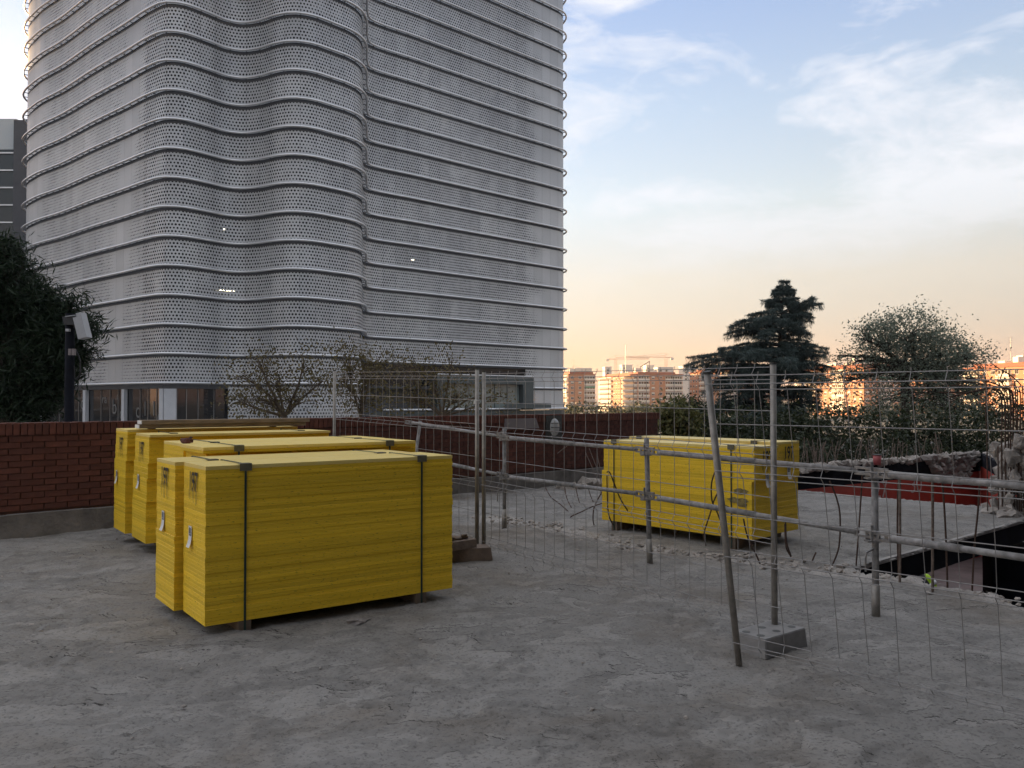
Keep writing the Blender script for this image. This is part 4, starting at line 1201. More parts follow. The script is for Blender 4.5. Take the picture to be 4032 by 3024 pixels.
# ================================================================== worker down in the basement
wk = thing('person', 'worker in dark clothes and yellow-green safety vest bending in the opening', 'person', (7.75, 15.4, -2.95), R(150))
def skin_body(name, verts, edges, rad, mat, parent, sub=2):
    me = bpy.data.meshes.new(name); me.from_pydata(verts, edges, [])
    o = link(name, me, parent)
    md = o.modifiers.new('skin', 'SKIN'); md.use_smooth_shade = True
    for i, s in enumerate(me.skin_vertices[0].data):
        s.radius = rad[i] if isinstance(rad[i], tuple) else (rad[i], rad[i]); s.use_root = i == 0
    o.modifiers.new('sub', 'SUBSURF').levels = sub; o.modifiers['sub'].render_levels = sub
    me.materials.append(mat); return o
M['workwear'] = pm('dark_workwear', (.035, .033, .04), .9, var=.3, scale=12)
M['hivis'] = pm('yellow_green_vest', (.46, .72, .03), .7, var=.1, scale=12)
M['reflect'] = pm('grey_reflective_tape', (.55, .56, .56), .4, var=.05)
M['skin'] = pm('skin', (.42, .25, .17), .6, var=.08, scale=20)
M['hairm'] = pm('dark_hair', (.02, .015, .012), .7, var=.3, scale=60)
# x forward, z up; bent forward from the hips
vb = [(0, 0, .95), (.16, 0, 1.18), (.30, 0, 1.36), (.38, 0, 1.46), (.47, 0, 1.58), (.50, 0, 1.66),
      (.0, .1, .90), (.03, .12, .48), (-.03, .12, .09), (.12, .13, .04), (0, -.1, .90), (.05, -.12, .48), (0, -.12, .09), (.15, -.13, .04),
      (.30, .19, 1.36), (.42, .25, 1.10), (.60, .20, .92), (.68, .18, .88), (.30, -.19, 1.36), (.45, -.25, 1.10), (.63, -.18, .94), (.71, -.16, .90)]
eb = [(0, 1), (1, 2), (2, 3), (3, 4), (4, 5), (0, 6), (6, 7), (7, 8), (8, 9), (0, 10), (10, 11), (11, 12), (12, 13), (2, 14), (14, 15), (15, 16), (16, 17), (2, 18), (18, 19), (19, 20), (20, 21)]
rb_ = [.15, .145, .15, .07, .085, .075, .1, .07, .05, .045, .1, .07, .05, .045, .075, .052, .04, .035, .075, .052, .04, .035]
body = skin_body('body', vb, eb, rb_, M['workwear'], wk)
skin_body('vest', [(.05, 0, 1.03), (.16, 0, 1.18), (.28, 0, 1.34)], [(0, 1), (1, 2)], [(.165, .175), (.16, .17), (.165, .185)], M['hivis'], wk)
m = MB(); m.tube([(.13 + .0 * k, 0, 1.13) for k in (0,)] + [(.16, 0, 1.175)], .188, 20); m.build('reflective_band', M['reflect'], wk, smooth=True)
m = MB()
bm = bmesh.new(); bmesh.ops.create_uvsphere(bm, u_segments=18, v_segments=12, radius=.1)
for v in bm.verts:
    v.co = Vector((v.co.x * 1.05, v.co.y * .85, v.co.z * 1.15))
    if v.co.x > .085 and abs(v.co.y) < .02 and abs(v.co.z) < .03: v.co.x += .025          # nose
me = bpy.data.meshes.new('head'); bm.to_mesh(me); bm.free(); me.materials.append(M['skin'])
hd = link('head', me, wk); hd.location = (.50, 0, 1.62); hd.rotation_euler = (0, .5, 0)
bm = bmesh.new(); bmesh.ops.create_uvsphere(bm, u_segments=16, v_segments=10, radius=.108)
bmesh.ops.delete(bm, geom=[v for v in bm.verts if v.co.z < -.01 and v.co.x > -.02], context='VERTS')
for v in bm.verts: v.co = Vector((v.co.x * 1.05 - .008, v.co.y * .88, v.co.z * 1.15))
me = bpy.data.meshes.new('hair'); bm.to_mesh(me); bm.free(); me.materials.append(M['hairm']); link('hair', me, hd)
for s in (-1, 1):
    mm = MB(); rock(mm, Vector((0, s * .088, -.01)), .022, rng, (.7, .4, 1.2), 1); mm.build('ear', M['skin'], hd)
    mm = MB(); rock(mm, Vector((.092, s * .035, .018)), .010, rng, (.5, 1, .7), 1); mm.build('eye', M['label'], hd)
    hv = [(0, 0, 0), (.05, 0, -.015)]; he = [(0, 1)]; hr = [.03, .032]
    for q in range(4):
        yb = -.027 + .018 * q; b = len(hv)
        hv += [(.085, yb, -.02), (.115, yb, -.045), (.12, yb, -.075 - .008 * (q in (1, 2)))]; he += [(1, b), (b, b + 1), (b + 1, b + 2)]; hr += [.010, .009, .008]
    b = len(hv); hv += [(.045, .04 * -s, -.03), (.075, .05 * -s, -.05)]; he += [(0, b), (b, b + 1)]; hr += [.012, .009]
    hh = skin_body('hand', hv, he, hr, M['skin'], wk, 1); hh.location = (.68, .18, .88) if s > 0 else (.71, -.16, .90)

# ================================================================== floodlight pole behind the wall
pz = 14.6
p = D(272, 1655, pz)
po = thing('floodlight_pole', 'dark pole behind the brick wall carrying two tilted white floodlights', 'lamp post', (p.x, p.y, -5))
hh = H(1235, pz) + 5
m = MB(); m.tube([(0, 0, 0), (0, 0, hh)], [.085, .075], 12); m.build('pole', M['black_paint'], po, smooth=True)
M['white_plastic'] = pm('white_plastic', (.40, .41, .43), .5, var=.08)
M['dark_metal'] = pm('dark_housing', (.03, .03, .033), .6, var=.2)
k = pz / F
def px_loc(px, py, dy=0.0): q = D(px, py, pz + dy); return q - Vector((p.x, p.y, -5))
lam = MB(); cq = px_loc(331, 1282, -.1)
ax = (px_loc(343, 1325, -.1) - px_loc(322, 1240, -.1)); ax = ax.normalized()
sd_ = ax.cross(Vector((0, 1, 0))).normalized()
lam.obox(cq, ax * .22, sd_ * .042, Vector((.0, .10, .0))); l1 = lam.build('floodlight', M['white_plastic'], po)
lam = MB(); lam.obox(cq + sd_ * -.078 + ax * .03, ax * .19, sd_ * .034, Vector((0, .095, 0))); lam.build('floodlight', M['white_plastic'], po)
lam = MB(); c2 = px_loc(285, 1265, 0); lam.obox(c2, Vector((.10, 0, .0)), Vector((0, .12, 0)), Vector((-.02, 0, .07))); lam.build('gear_housing', M['dark_metal'], po)
lam = MB(); lam.obox(px_loc(290, 1246, -.05), Vector((.09, 0, .012)), Vector((0, .12, 0)), Vector((0, 0, .006))); lam.build('cover_plate', M['white_plastic'], po)
lam = MB(); lam.beam(px_loc(280, 1290), px_loc(325, 1275, -.05), .03, .05); lam.build('bracket', M['dark_metal'], po)
for px in (277, 291):
    lam = MB(); c = px_loc(px, 1386, -.11); lam.obox(c, Vector((.024, 0, 0)), Vector((0, .03, 0)), Vector((0, 0, .055))); lam.build('junction_box', M['box_grey'], po)
lam = MB(); lam.obox(px_loc(268, 1300, -.1), Vector((.03, 0, 0)), Vector((0, .03, 0)), Vector((0, 0, .022))); lam.build('small_box', M['white_plastic'], po)
lam = MB(); lam.tube([px_loc(300, 1380), px_loc(316, 1420), px_loc(316, 1470), px_loc(305, 1492), px_loc(293, 1490), px_loc(292, 1440)], .012, 6); lam.build('cable', M['dark_metal'], po)

# ================================================================== unseen building behind the photographer, added and sized to darken board sides
nb = Vector((.60, -.80)); tb = Vector((.80, .60))
bc_ = nb * 3.6
bk = thing('site_building', 'tall plain concrete building standing behind the photographer out of frame', 'building', (bc_.x, bc_.y, 0), math.atan2(tb.y, tb.x))
m = MB(); m.box(-8, 40, -14, 0, -5, 26); m.build('wall', M['office_side'], bk)
for fz in range(6):
    for fx in range(8):
        m = MB(); m.box(-7 + fx * 4, -5.1 + fx * 4, .0, .03, 1 + fz * 4, 2.6 + fz * 4); m.build('window', M['dark_glass'], bk)
# ================================================================== trees
def rand_dirs(r, n):
    v = r.normal(size=(n, 3)); return v / np.linalg.norm(v, axis=1, keepdims=True)
def leaf_quads(r, cen, size, aspect=.5, along=None, jitter=.6):
    """pointed leaf quads at the given centres."""
    n = len(cen)
    a = rand_dirs(r, n) if along is None else along + r.normal(size=(n, 3)) * jitter
    a /= np.linalg.norm(a, axis=1, keepdims=True) + 1e-9
    b = np.cross(a, rand_dirs(r, n)); b /= np.linalg.norm(b, axis=1, keepdims=True) + 1e-9
    s = size * r.uniform(.6, 1.3, (n, 1))
    q = np.stack([cen - a * s, cen + b * s * aspect - a * s * .1, cen + a * s, cen - b * s * aspect - a * s * .1], 1)
    return q.reshape(-1, 3)
LM = {
    'cedar': leafmat('cedar_needles', (.036, .055, .050), (.085, .115, .105)),
    'leafy': leafmat('olive_leaves', (.10, .125, .09), (.25, .285, .22), trans=.5),
    'pine': leafmat('pine_needles', (.008, .020, .010), (.028, .048, .022)),
    'autumn': leafmat('autumn_leaves', (.075, .065, .025), (.16, .125, .05)),
    'shrub': leafmat('shrub_leaves', (.014, .022, .010), (.048, .062, .026)),
    'yellow': leafmat('yellowing_leaves', (.07, .085, .03), (.18, .17, .06)),
}
def tree(name, label, cat, base, lobes, nleaf, size, mat, trunk_r, seed, group=None, aspect=.45, clump=.55, per=26, twig=True, fork=None, barkm='bark', shell=.35, flat=1.0):
    """lobes: (centre, (rx,ry,rz), weight); limbs run from the trunk to clumps inside the lobes, leaves sit round the clumps."""
    r = np.random.default_rng(seed)
    t = thing(name, label, cat, base, 0, group)
    B = Vector(base); W = np.array([l[2] for l in lobes], float); W /= W.sum()
    ncl = max(4, nleaf // per)
    which = r.choice(len(lobes), ncl, p=W)
    dirs = rand_dirs(r, ncl); rad = r.uniform(shell, 1, ncl) ** .5
    C = np.array([np.array(lobes[w][0]) + dirs[i] * rad[i] * np.array(lobes[w][1]) for i, w in enumerate(which)])
    cen0 = np.average([l[0] for l in lobes], axis=0, weights=W)
    fk = Vector(fork) if fork is not None else Vector((B.x * .3 + cen0[0] * .7, B.y * .3 + cen0[1] * .7, B.z + (cen0[2] - B.z) * .72))
    m = MB()
    mid = (B + fk) / 2 + Vector((.12, .05, 0)) * trunk_r * 4
    m.tube([Vector((0, 0, 0)), mid - B, fk - B], [trunk_r, trunk_r * .8, trunk_r * .6], 8)
    m.build('trunk', M[barkm], t, smooth=True)
    m = MB(); rr = random.Random(seed)
    for w, l in enumerate(lobes):
        lc = Vector(l[0]); k1 = fk.lerp(lc, .5) + Vector((rr.uniform(-.1, .1), rr.uniform(-.1, .1), rr.uniform(-.05, .12))) * (lc - fk).length
        m.tube([fk - B, k1 - B, lc - B], [trunk_r * .42, trunk_r * .27, trunk_r * .12], 5)
        if twig:
            for i in np.nonzero(which == w)[0][:40]:
                c = Vector(C[i]); s = k1.lerp(lc, rr.random())
                m.tube([s - B, (s + c) / 2 - B + Vector((0, 0, .05)), c - B], [trunk_r * .11, trunk_r * .06, trunk_r * .025], 4, cap=False)
    m.build('limbs', M[barkm if barkm == 'twig' else 'bark'], t)
    cc = np.repeat(C, per, 0); sg = clump * r.uniform(.6, 1.3, (ncl, 1)).repeat(per, 0)
    cc = cc + r.normal(size=cc.shape) * sg * np.array([1, 1, .75 * flat])
    link('crown', quads_mesh('crown', leaf_quads(r, cc - np.array(base), size, aspect), 4, LM[mat]), t)
    return t
def lob(px, py, rx, ry, z, w=None, dz=.8):
    c = D(px, py, z); k = z / F
    return ((c.x, c.y, c.z), (rx * k, max(rx, ry) * k * dz, ry * k), w or rx * ry)
# leafy tree at the right
z = 44
lobes = [lob(3590, 1310, 150, 95, z), lob(3470, 1340, 80, 90, z), lob(3700, 1400, 140, 90, z), lob(3640, 1420, 130, 110, z), lob(3400, 1330, 45, 70, z, 1500), lob(3840, 1400, 75, 50, z, 1800), lob(3380, 1420, 70, 45, z, 1500),
         lob(3450, 1450, 90, 60, z, 3500), lob(3780, 1470, 90, 70, z, 5000), lob(3300, 1400, 50, 30, z, 900), lob(3560, 1500, 170, 70, z, 9000), lob(3860, 1560, 80, 90, z, 4000), lob(3600, 1600, 220, 90, z, 12000), lob(3760, 1620, 140, 120, z, 9000), lob(3330, 1500, 70, 60, z, 1800)]
b = D(3555, 1700, z)
tree('leafy_tree', 'broad leafy tree with loose grey-green crown right of the cedar', 'tree', (b.x, b.y, -5), lobes, 25000, .078, 'leafy', .32, 5, clump=.38, per=18, fork=tuple(D(3560, 1440, z)))
# pine at the left
z = 19.5
lobes = [lob(30, 985, 60, 60, z), lob(70, 1090, 85, 70, z), lob(150, 1170, 80, 60, z), lob(60, 1230, 110, 90, z), lob(205, 1255, 90, 70, z), lob(290, 1200, 40, 40, z, 900), lob(310, 1300, 70, 60, z), lob(350, 1280, 30, 45, z, 700), lob(150, 1360, 150, 90, z), lob(280, 1400, 75, 60, z),
         lob(60, 1480, 140, 110, z), lob(210, 1480, 90, 80, z), lob(120, 1590, 110, 80, z), lob(-80, 1250, 150, 250, z), lob(-60, 1550, 150, 120, z)]
b = D(-40, 1700, z)
tree('pine_tree', 'dense dark green pine at the left edge behind the brick wall', 'tree', (b.x, b.y, -5), lobes, 42000, .12, 'pine', .26, 6, aspect=.13, clump=.17, per=40, shell=.05)
# thin autumn trees in front of the tower
z = 21
lobes = [lob(1010, 1400, 70, 60, z), lob(960, 1480, 70, 60, z), lob(1100, 1480, 90, 70, z), lob(1200, 1420, 60, 70, z), lob(1060, 1580, 130, 60, z), lob(1180, 1560, 100, 70, z), lob(940, 1580, 60, 50, z), lob(1270, 1500, 60, 70, z)]
b = D(1090, 1700, z)
tree('autumn_tree', 'thin autumn tree with sparse brownish leaves left of the fence panel', 'tree', (b.x, b.y, -5), lobes, 1900, .05, 'autumn', .10, 7, clump=.24, per=12, barkm='twig', fork=tuple(D(1120, 1640, z)))
z = 24
lobes = [lob(1370, 1400, 60, 60, z), lob(1350, 1500, 60, 70, z), lob(1450, 1470, 80, 70, z), lob(1420, 1580, 110, 60, z), lob(1500, 1400, 50, 50, z, 1500)]
b = D(1400, 1700, z)
tree('autumn_tree', 'thin autumn tree with denser ochre leaves just right of the fence end post', 'tree', (b.x, b.y, -5), lobes, 1900, .052, 'autumn', .10, 8, clump=.24, per=14, barkm='twig', fork=tuple(D(1420, 1640, z)))
z = 22
lobes = [lob(1600, 1440, 80, 60, z), lob(1700, 1500, 90, 60, z), lob(1780, 1420, 50, 50, z), lob(1620, 1570, 120, 60, z), lob(1800, 1560, 100, 60, z), lob(1930, 1580, 80, 50, z, 1800), lob(1980, 1560, 40, 50, z, 900)]
b = D(1720, 1700, z)
tree('autumn_tree', 'thin autumn tree with bare twigs in front of the entrance portal', 'tree', (b.x, b.y, -5), lobes, 1800, .05, 'autumn', .09, 9, clump=.26, per=12, barkm='twig', fork=tuple(D(1740, 1640, z)))

# cedar: tiers of flat drooping boughs
def cedar():
    z = 58; k = z / F; r = np.random.default_rng(12); rr = random.Random(12)
    b = D(3062, 1700, z); base = Vector((b.x, b.y, -5)); apex = D(3086, 1100, z)
    t = thing('cedar_tree', 'tall dark cedar with tiered drooping branches against the sunset sky', 'tree', base)
    m = MB(); H_ = apex.z + 5
    tr = lambda h: Vector(((apex.x - base.x) * (h / H_) ** 2 + .25 * math.sin(h * .5) * (1 - h / H_), 0, h))
    hs = np.linspace(0, H_, 16)
    m.tube([tr(h) for h in hs], [.34 * (1 - h / H_) + .02 for h in hs], 8); m.build('trunk', M['bark'], t, smooth=True)
    # photo row, reach to the left, reach to the right (pixels)
    tiers = [(1115, 22, 25), (1135, 40, 45), (1160, 62, 60), (1195, 75, 80), (1230, 130, 105), (1262, 190, 120), (1295, 215, 105), (1330, 170, 120), (1362, 190, 175), (1395, 300, 150), (1420, 360, 150), (1445, 300, 175), (1470, 250, 205), (1510, 290, 165), (1550, 240, 170), (1600, 300, 160), (1650, 280, 190), (1700, 330, 200), (1740, 250, 180)]
    cen = []; al = []
    mb = MB()
    def bough(h0, az, L, rise, droop, rad):
        p0 = tr(h0); d = Vector((math.cos(az), math.sin(az), 0)); sd = Vector((-d.y, d.x, 0)); pts = []
        bend = rr.uniform(-.12, .12)
        for i in range(9):
            s = i / 8; pts.append(p0 + d * L * s + sd * bend * L * s * s + Vector((0, 0, rise * L * s - droop * L * s ** 2.6)))
        mb.tube(pts, [rad * (1 - .85 * i / 8) for i in range(9)], 5, cap=False)
        nspray = int(10 + L * 9)
        for q in range(nspray):
            s = rr.uniform(.15, 1) ** .8; i = min(7, int(s * 8)); f = s * 8 - i
            c = pts[i].lerp(pts[i + 1], f)
            side = rr.choice((-1, 1)); sl = rr.uniform(.15, .85) * (1.1 - .6 * s) * min(1.6, .35 + L * .28)
            dd = (d * rr.uniform(.2, .9) + sd * side).normalized()
            e = c + dd * sl + Vector((0, 0, -.12 * sl))
            n = int(15 + sl * 34)
            for w in range(n):
                u = rr.random(); pt = c.lerp(e, u)
                hang = rr.random() < .42
                cen.append((pt.x + rr.gauss(0, .05), pt.y + rr.gauss(0, .05), pt.z + rr.gauss(.02, .035) - (rr.uniform(.0, .42) if hang else 0)))
                a = dd + Vector((0, 0, -1.6 if hang else .15)); al.append(tuple(a))
    for py, lp, rp in tiers:
        h0_ = D(3070, py + 12, z).z + 5; h0 = h0_
        nb_ = 7 if py < 1200 else 9
        a0 = rr.uniform(0, 6.3)
        for j in range(nb_):
            az = a0 + 2 * math.pi * j / nb_ + rr.uniform(-.25, .25)
            c = math.cos(az); L = (lp if c < 0 else rp) * k * (.60 + .45 * abs(c)) * rr.uniform(.75, 1.15)
            up = .34 if py < 1200 else .12; h0 = h0_ + rr.uniform(-.35, .35)
            bough(h0, az, L, rr.uniform(.05, .22) + up * .5, rr.uniform(.12, .30), .035 + L * .012)
        bough(h0, math.pi + rr.uniform(-.2, .2), lp * k, .14, .18, .05 + lp * k * .01)
        bough(h0, rr.uniform(-.2, .2), rp * k, .14, .18, .05)
    # the second leader leaning out to the right
    h0 = D(3110, 1240, z).z + 5
    bough(h0, .05, 130 * k, .62, .06, .07); bough(h0 + .2, -.3, 120 * k, .50, .10, .06); bough(h0 + .1, .4, 150 * k, .42, .12, .06); bough(h0 - .1, .1, 165 * k, .42, .1, .06)
    mb.build('boughs', M['bark'], t)
    cen = np.array(cen); al = np.array(al)
    link('crown', quads_mesh('crown', leaf_quads(r, cen, .17, .085, al, .55), 4, LM['cedar']), t)
    return len(cen)
ncd = cedar()

# shrubs and undergrowth behind the slab
sh = [(2660, 1640, 70, 55, 24, 'pale olive shrub at the right end of the brick wall', 'yellow'), (2790, 1690, 110, 70, 26, 'dark shrub behind the far yellow bundles, left of the cedar trunk', 'shrub'),
      (2960, 1680, 150, 90, 27, 'dark shrub behind the far yellow bundles, under the cedar', 'shrub'), (3150, 1690, 130, 90, 29, 'dark shrub right behind the rebar row, below the cedar', 'shrub'),
      (3300, 1680, 130, 100, 31, 'dark bushy shrub between the cedar and the leafy tree', 'shrub'), (3470, 1680, 140, 110, 32, 'dark shrub at the foot of the leafy tree', 'shrub'),
      (3640, 1680, 140, 110, 32, 'dark shrub under the leafy tree, right of its trunk', 'shrub'), (3790, 1700, 120, 110, 31, 'green shrub left of the rubble pillar', 'shrub'), (3960, 1640, 110, 130, 33, 'thin green shrub behind the bent rebars at the right edge', 'shrub'),
      (2720, 1610, 50, 45, 40, 'small shrub left of the cedar, in front of the flats', 'shrub'), (3050, 1780, 230, 70, 25, 'low dark undergrowth bush beneath the rebar row', 'shrub'), (3450, 1770, 250, 70, 29, 'low dark undergrowth bush beyond the red wall', 'shrub'), (3800, 1780, 200, 70, 31, 'low dark undergrowth bush beyond the short red wall', 'shrub')]
for i, (px, py, rx, ry, z, lab, mt) in enumerate(sh):
    c = D(px, py, z); kk = z / F
    lobes = [lob(px, py, rx * .8, ry, z), lob(px - rx * .5, py + ry * .3, rx * .6, ry * .7, z), lob(px + rx * .5, py + ry * .2, rx * .6, ry * .7, z), lob(px, py + ry * 1.1, rx, ry * .8, z), lob(px, py + ry * 2, rx * .9, ry * .8, z)]
    tree('shrub', lab, 'shrub', (c.x, c.y, -5), lobes, 2600, .085, mt, .09, 40 + i, 'shrubs behind the slab', clump=.22, per=14, twig=False)
# yellowing street trees in front of the flats
for i, (px, py, rx, lab) in enumerate(((2250, 1612, 40, 'yellowing street tree at the corner of the tower, before the flats'), (2440, 1616, 45, 'yellowing street tree before the lit flats, left one'), (2520, 1608, 40, 'yellowing street tree before the lit corner of the flats'), (2590, 1612, 35, 'yellowing street tree before the shaded flats'), (2650, 1612, 35, 'yellowing street tree beside the brick wall end, before the flats'))):
    z = 330; lobes = [lob(px, py, rx, 15, z), lob(px + rx * .4, py + 8, rx * .7, 14, z), lob(px - rx * .4, py + 8, rx * .7, 14, z)]
    c = D(px, py, z)
    tree('street_tree', lab, 'tree', (c.x, c.y, -5), lobes, 1500, .32, 'yellow', .25, 70 + i, 'street trees before the flats', clump=.7, per=14, twig=False)
# far belt of greenery that hides the street
mb_c = []; r = np.random.default_rng(5)
for px in range(2180, 7000, 16):
    c = D(px, 1618 + r.uniform(-6, 10), 300); mb_c.append(np.array(c) + r.normal(size=(40, 3)) * np.array([2.2, 2.2, 1.6]))
mb_c = np.concatenate(mb_c)
tag(link('far_foliage', quads_mesh('far_foliage', leaf_quads(r, mb_c, .6, .6), 4, LM['shrub'])), 'distant belt of dark tree tops below the flats', 'trees', kind='stuff')

# ================================================================== blocks of flats
M['flat_brick'] = pm('orange_brick_facade', (.52, .23, .12), .85, var=.08, scale=.3)
M['flat_cream'] = pm('cream_balcony_front', (.74, .66, .54), .8, var=.06, scale=.5)
M['flat_white'] = pm('white_window_frame', (.66, .65, .62), .6, var=.04)
M['roof_tile'] = pm('red_roof', (.34, .11, .06), .85, var=.1, scale=1)
M['awning'] = pm('green_awning', (.08, .26, .15), .8, var=.1)
nL = Vector((-.97, -.24)).normalized(); tL = Vector((nL.y, -nL.x)); tL = tL if tL.y > 0 else -tL       # left faces
nR = Vector((.24, -.97)).normalized(); tR = Vector((.97, .24)).normalized()
FL = 2.9
def mesh_cache(key, fn, _c={}):
    if key not in _c: _c[key] = fn()
    return _c[key]
def win_mesh(w, h, mat):
    m = MB(); m.box(-w / 2, w / 2, -.05, .0, -h / 2, h / 2); me = m.mesh('window'); me.materials.append(M[mat]); return me
def pane_mesh(w, h):
    m = MB(); m.box(-w / 2 + .12, -.05, -.075, -.052, -h / 2 + .12, h / 2 - .12); m.box(.05, w / 2 - .12, -.075, -.052, -h / 2 + .12, h / 2 - .12); me = m.mesh('pane'); me.materials.append(M['dark_glass']); return me
def blind_mesh(w, h):
    m = MB(); m.box(-w / 2 + .12, w / 2 - .12, -.085, -.06, 0, h / 2 - .1); me = m.mesh('blind'); me.materials.append(M['flat_cream']); return me
def flats(label, px, z, ytop, L, Rr, nfl, baysL, baysR, seed, extras=()):
    rr = random.Random(seed)
    C = D(px, ytop, z); top = C.z; o = Vector((C.x, C.y, -5))
    t = thing('block_of_flats', label, 'building', o, 0, 'brick blocks of flats in the distance')
    H_ = top + 5
    a = Vector((0, 0)); pL = tL * L; pR = tR * Rr
    m = MB(); m.prism([(a.x, a.y), (pR.x, pR.y), (pR.x + pL.x, pR.y + pL.y), (pL.x, pL.y)], 0, H_); m.build('wall', M['flat_brick'], t)
    m = MB(); e = .5
    q = [a - tL * e - tR * e, pR + tR * e - tL * e, pR + pL + tR * e + tL * e, pL + tL * e - tR * e]
    m.prism([(v.x, v.y) for v in q], H_ + .01, H_ + .35)
    q = [v.lerp((pR + pL) / 2, .18) for v in q]; m.prism([(v.x, v.y) for v in q], H_ + .36, H_ + 1.5); rf = m.build('roof', M['roof_tile'], t)
    for k in range(5):
        s = rr.uniform(.2, .8); u = rr.uniform(.2, .8); c = pL * s + pR * u; w = rr.uniform(.6, 2.2); h = rr.uniform(1.2, 3.2)
        m = MB(); m.box(c.x - w, c.x + w, c.y - w, c.y + w, H_ + 1, H_ + 1.2 + h); m.build('stair_head', M['flat_cream'], rf)
    for k in range(4):
        s = rr.uniform(.1, .9); u = rr.uniform(.1, .9); c = pL * s + pR * u; h = rr.uniform(3, 7)
        m = MB(); m.tube([(c.x, c.y, H_ + 1), (c.x, c.y, H_ + 1 + h)], .05, 4); m.tube([(c.x - .7, c.y, H_ + h), (c.x + .7, c.y, H_ + h)], .04, 4); m.build('aerial', M['galv'], rf)
    for tt, nn, LL, bays in ((tL, nL, L, baysL), (tR, nR, Rr, baysR)):
        ang = math.atan2(nn.y, nn.x) + math.pi / 2
        x = 0.0; tot = sum(w for _, w in bays); sc_ = LL / tot
        for kind, w in bays:
            w *= sc_
            for f in range(nfl):
                zc_ = H_ - 1.75 - f * FL
                if zc_ < 1: break
                c = tt * (x + w / 2)
                if kind == 'w':
                    n_ = max(1, int(w / 3.2))
                    for i in range(n_):
                        cc = tt * (x + w * (i + .5) / n_) + nn * .02
                        o1 = link('window', mesh_cache('w', lambda: win_mesh(1.7, 1.5, 'flat_white')), t); o1.location = (cc.x, cc.y, zc_); o1.rotation_euler = (0, 0, ang)
                        link('pane', mesh_cache('p', lambda: pane_mesh(1.7, 1.5)), o1)
                        if rr.random() < .45: link('blind', mesh_cache('b', lambda: blind_mesh(1.7, 1.5)), o1)
                else:
                    cc = c + nn * .55
                    m = MB(); m.obox((cc.x, cc.y, zc_ - 1.0), W3(tt * w * .47, 0), W3(nn * .55, 0), (0, 0, .50)); m.build('balcony', M['flat_cream'], t)
                    cc = c + nn * .5
                    m = MB(); m.obox((cc.x, cc.y, zc_ + .98), W3(tt * w * .47, 0), W3(nn * .5, 0), (0, 0, .13)); m.build('balcony_slab', M['flat_white'], t)
                    cc = c + nn * .05; n_ = max(2, int(w / 1.4))
                    wf = MB(); wf.obox((cc.x, cc.y, zc_ + .1), W3(tt * w * .46, 0), W3(nn * .04, 0), (0, 0, .72)); wo = wf.build('window', M['flat_white'], t)
                    g = MB()
                    for i in range(n_):
                        ccc = tt * (x + w * .04 + w * .92 * (i + .5) / n_) + nn * .1; g.obox((ccc.x, ccc.y, zc_ + .1), W3(tt * w * .36 / n_, 0), W3(nn * .02, 0), (0, 0, .58))
                    g.build('pane', M['dark_glass'], wo)
                    if rr.random() < .12:
                        ccc = c + nn * 1.15; g = MB(); g.obox((ccc.x, ccc.y, zc_ + .45), W3(tt * w * .44, 0), W3(nn * .05, 0), (0, 0, .45)); g.build('awning', M['awning' if rr.random() < .7 else 'flat_white'], wo)
            x += w
    return t
BR = lambda s: [(c, {'w': 5.0, 'b': 5.5}[c]) for c in s]
flats('brick flats next to the tower edge, mostly in shade', 2238, 470, 1474, 12, 16, 7, BR('b'), [('w', 10.5), ('b', 8)], 1)
flats('brick flats with a glowing orange front and green awning', 2512, 450, 1474, 60, 26, 7, [('b', 14), ('w', 10), ('b', 14)], [('b', 8), ('w', 11), ('b', 13)], 2)
flats('brick flats half hidden left of the cedar', 2905, 420, 1456, 54, 24, 7, [('b', 13), ('w', 8), ('b', 9), ('w', 10)], BR('wbw'), 3)
flats('brick flats glowing between the cedar and the leafy tree', 3400, 340, 1446, 40, 20, 7, [('w', 9), ('b', 7), ('w', 9), ('b', 7)], BR('wbw'), 4)
flats('brick flats at the right edge behind the bent rebars', 4120, 266, 1438, 34, 18, 7, [('b', 5), ('w', 6), ('b', 5), ('w', 6), ('b', 6)], BR('wb'), 5)
flats('brick flats beyond the leafy tree crown', 3640, 400, 1462, 32, 20, 7, [('w', 8), ('b', 7), ('w', 8)], BR('wbw'), 6)
flats('brick flats beyond the right edge of the photo, nearer block', 4900, 330, 1450, 40, 24, 7, [('b', 5), ('w', 6), ('b', 5), ('w', 6)], BR('wbw'), 7)
flats('brick flats beyond the right edge of the photo, farther block', 5700, 400, 1470, 40, 30, 7, [('w', 6), ('b', 6), ('w', 6)], BR('bwb'), 8)
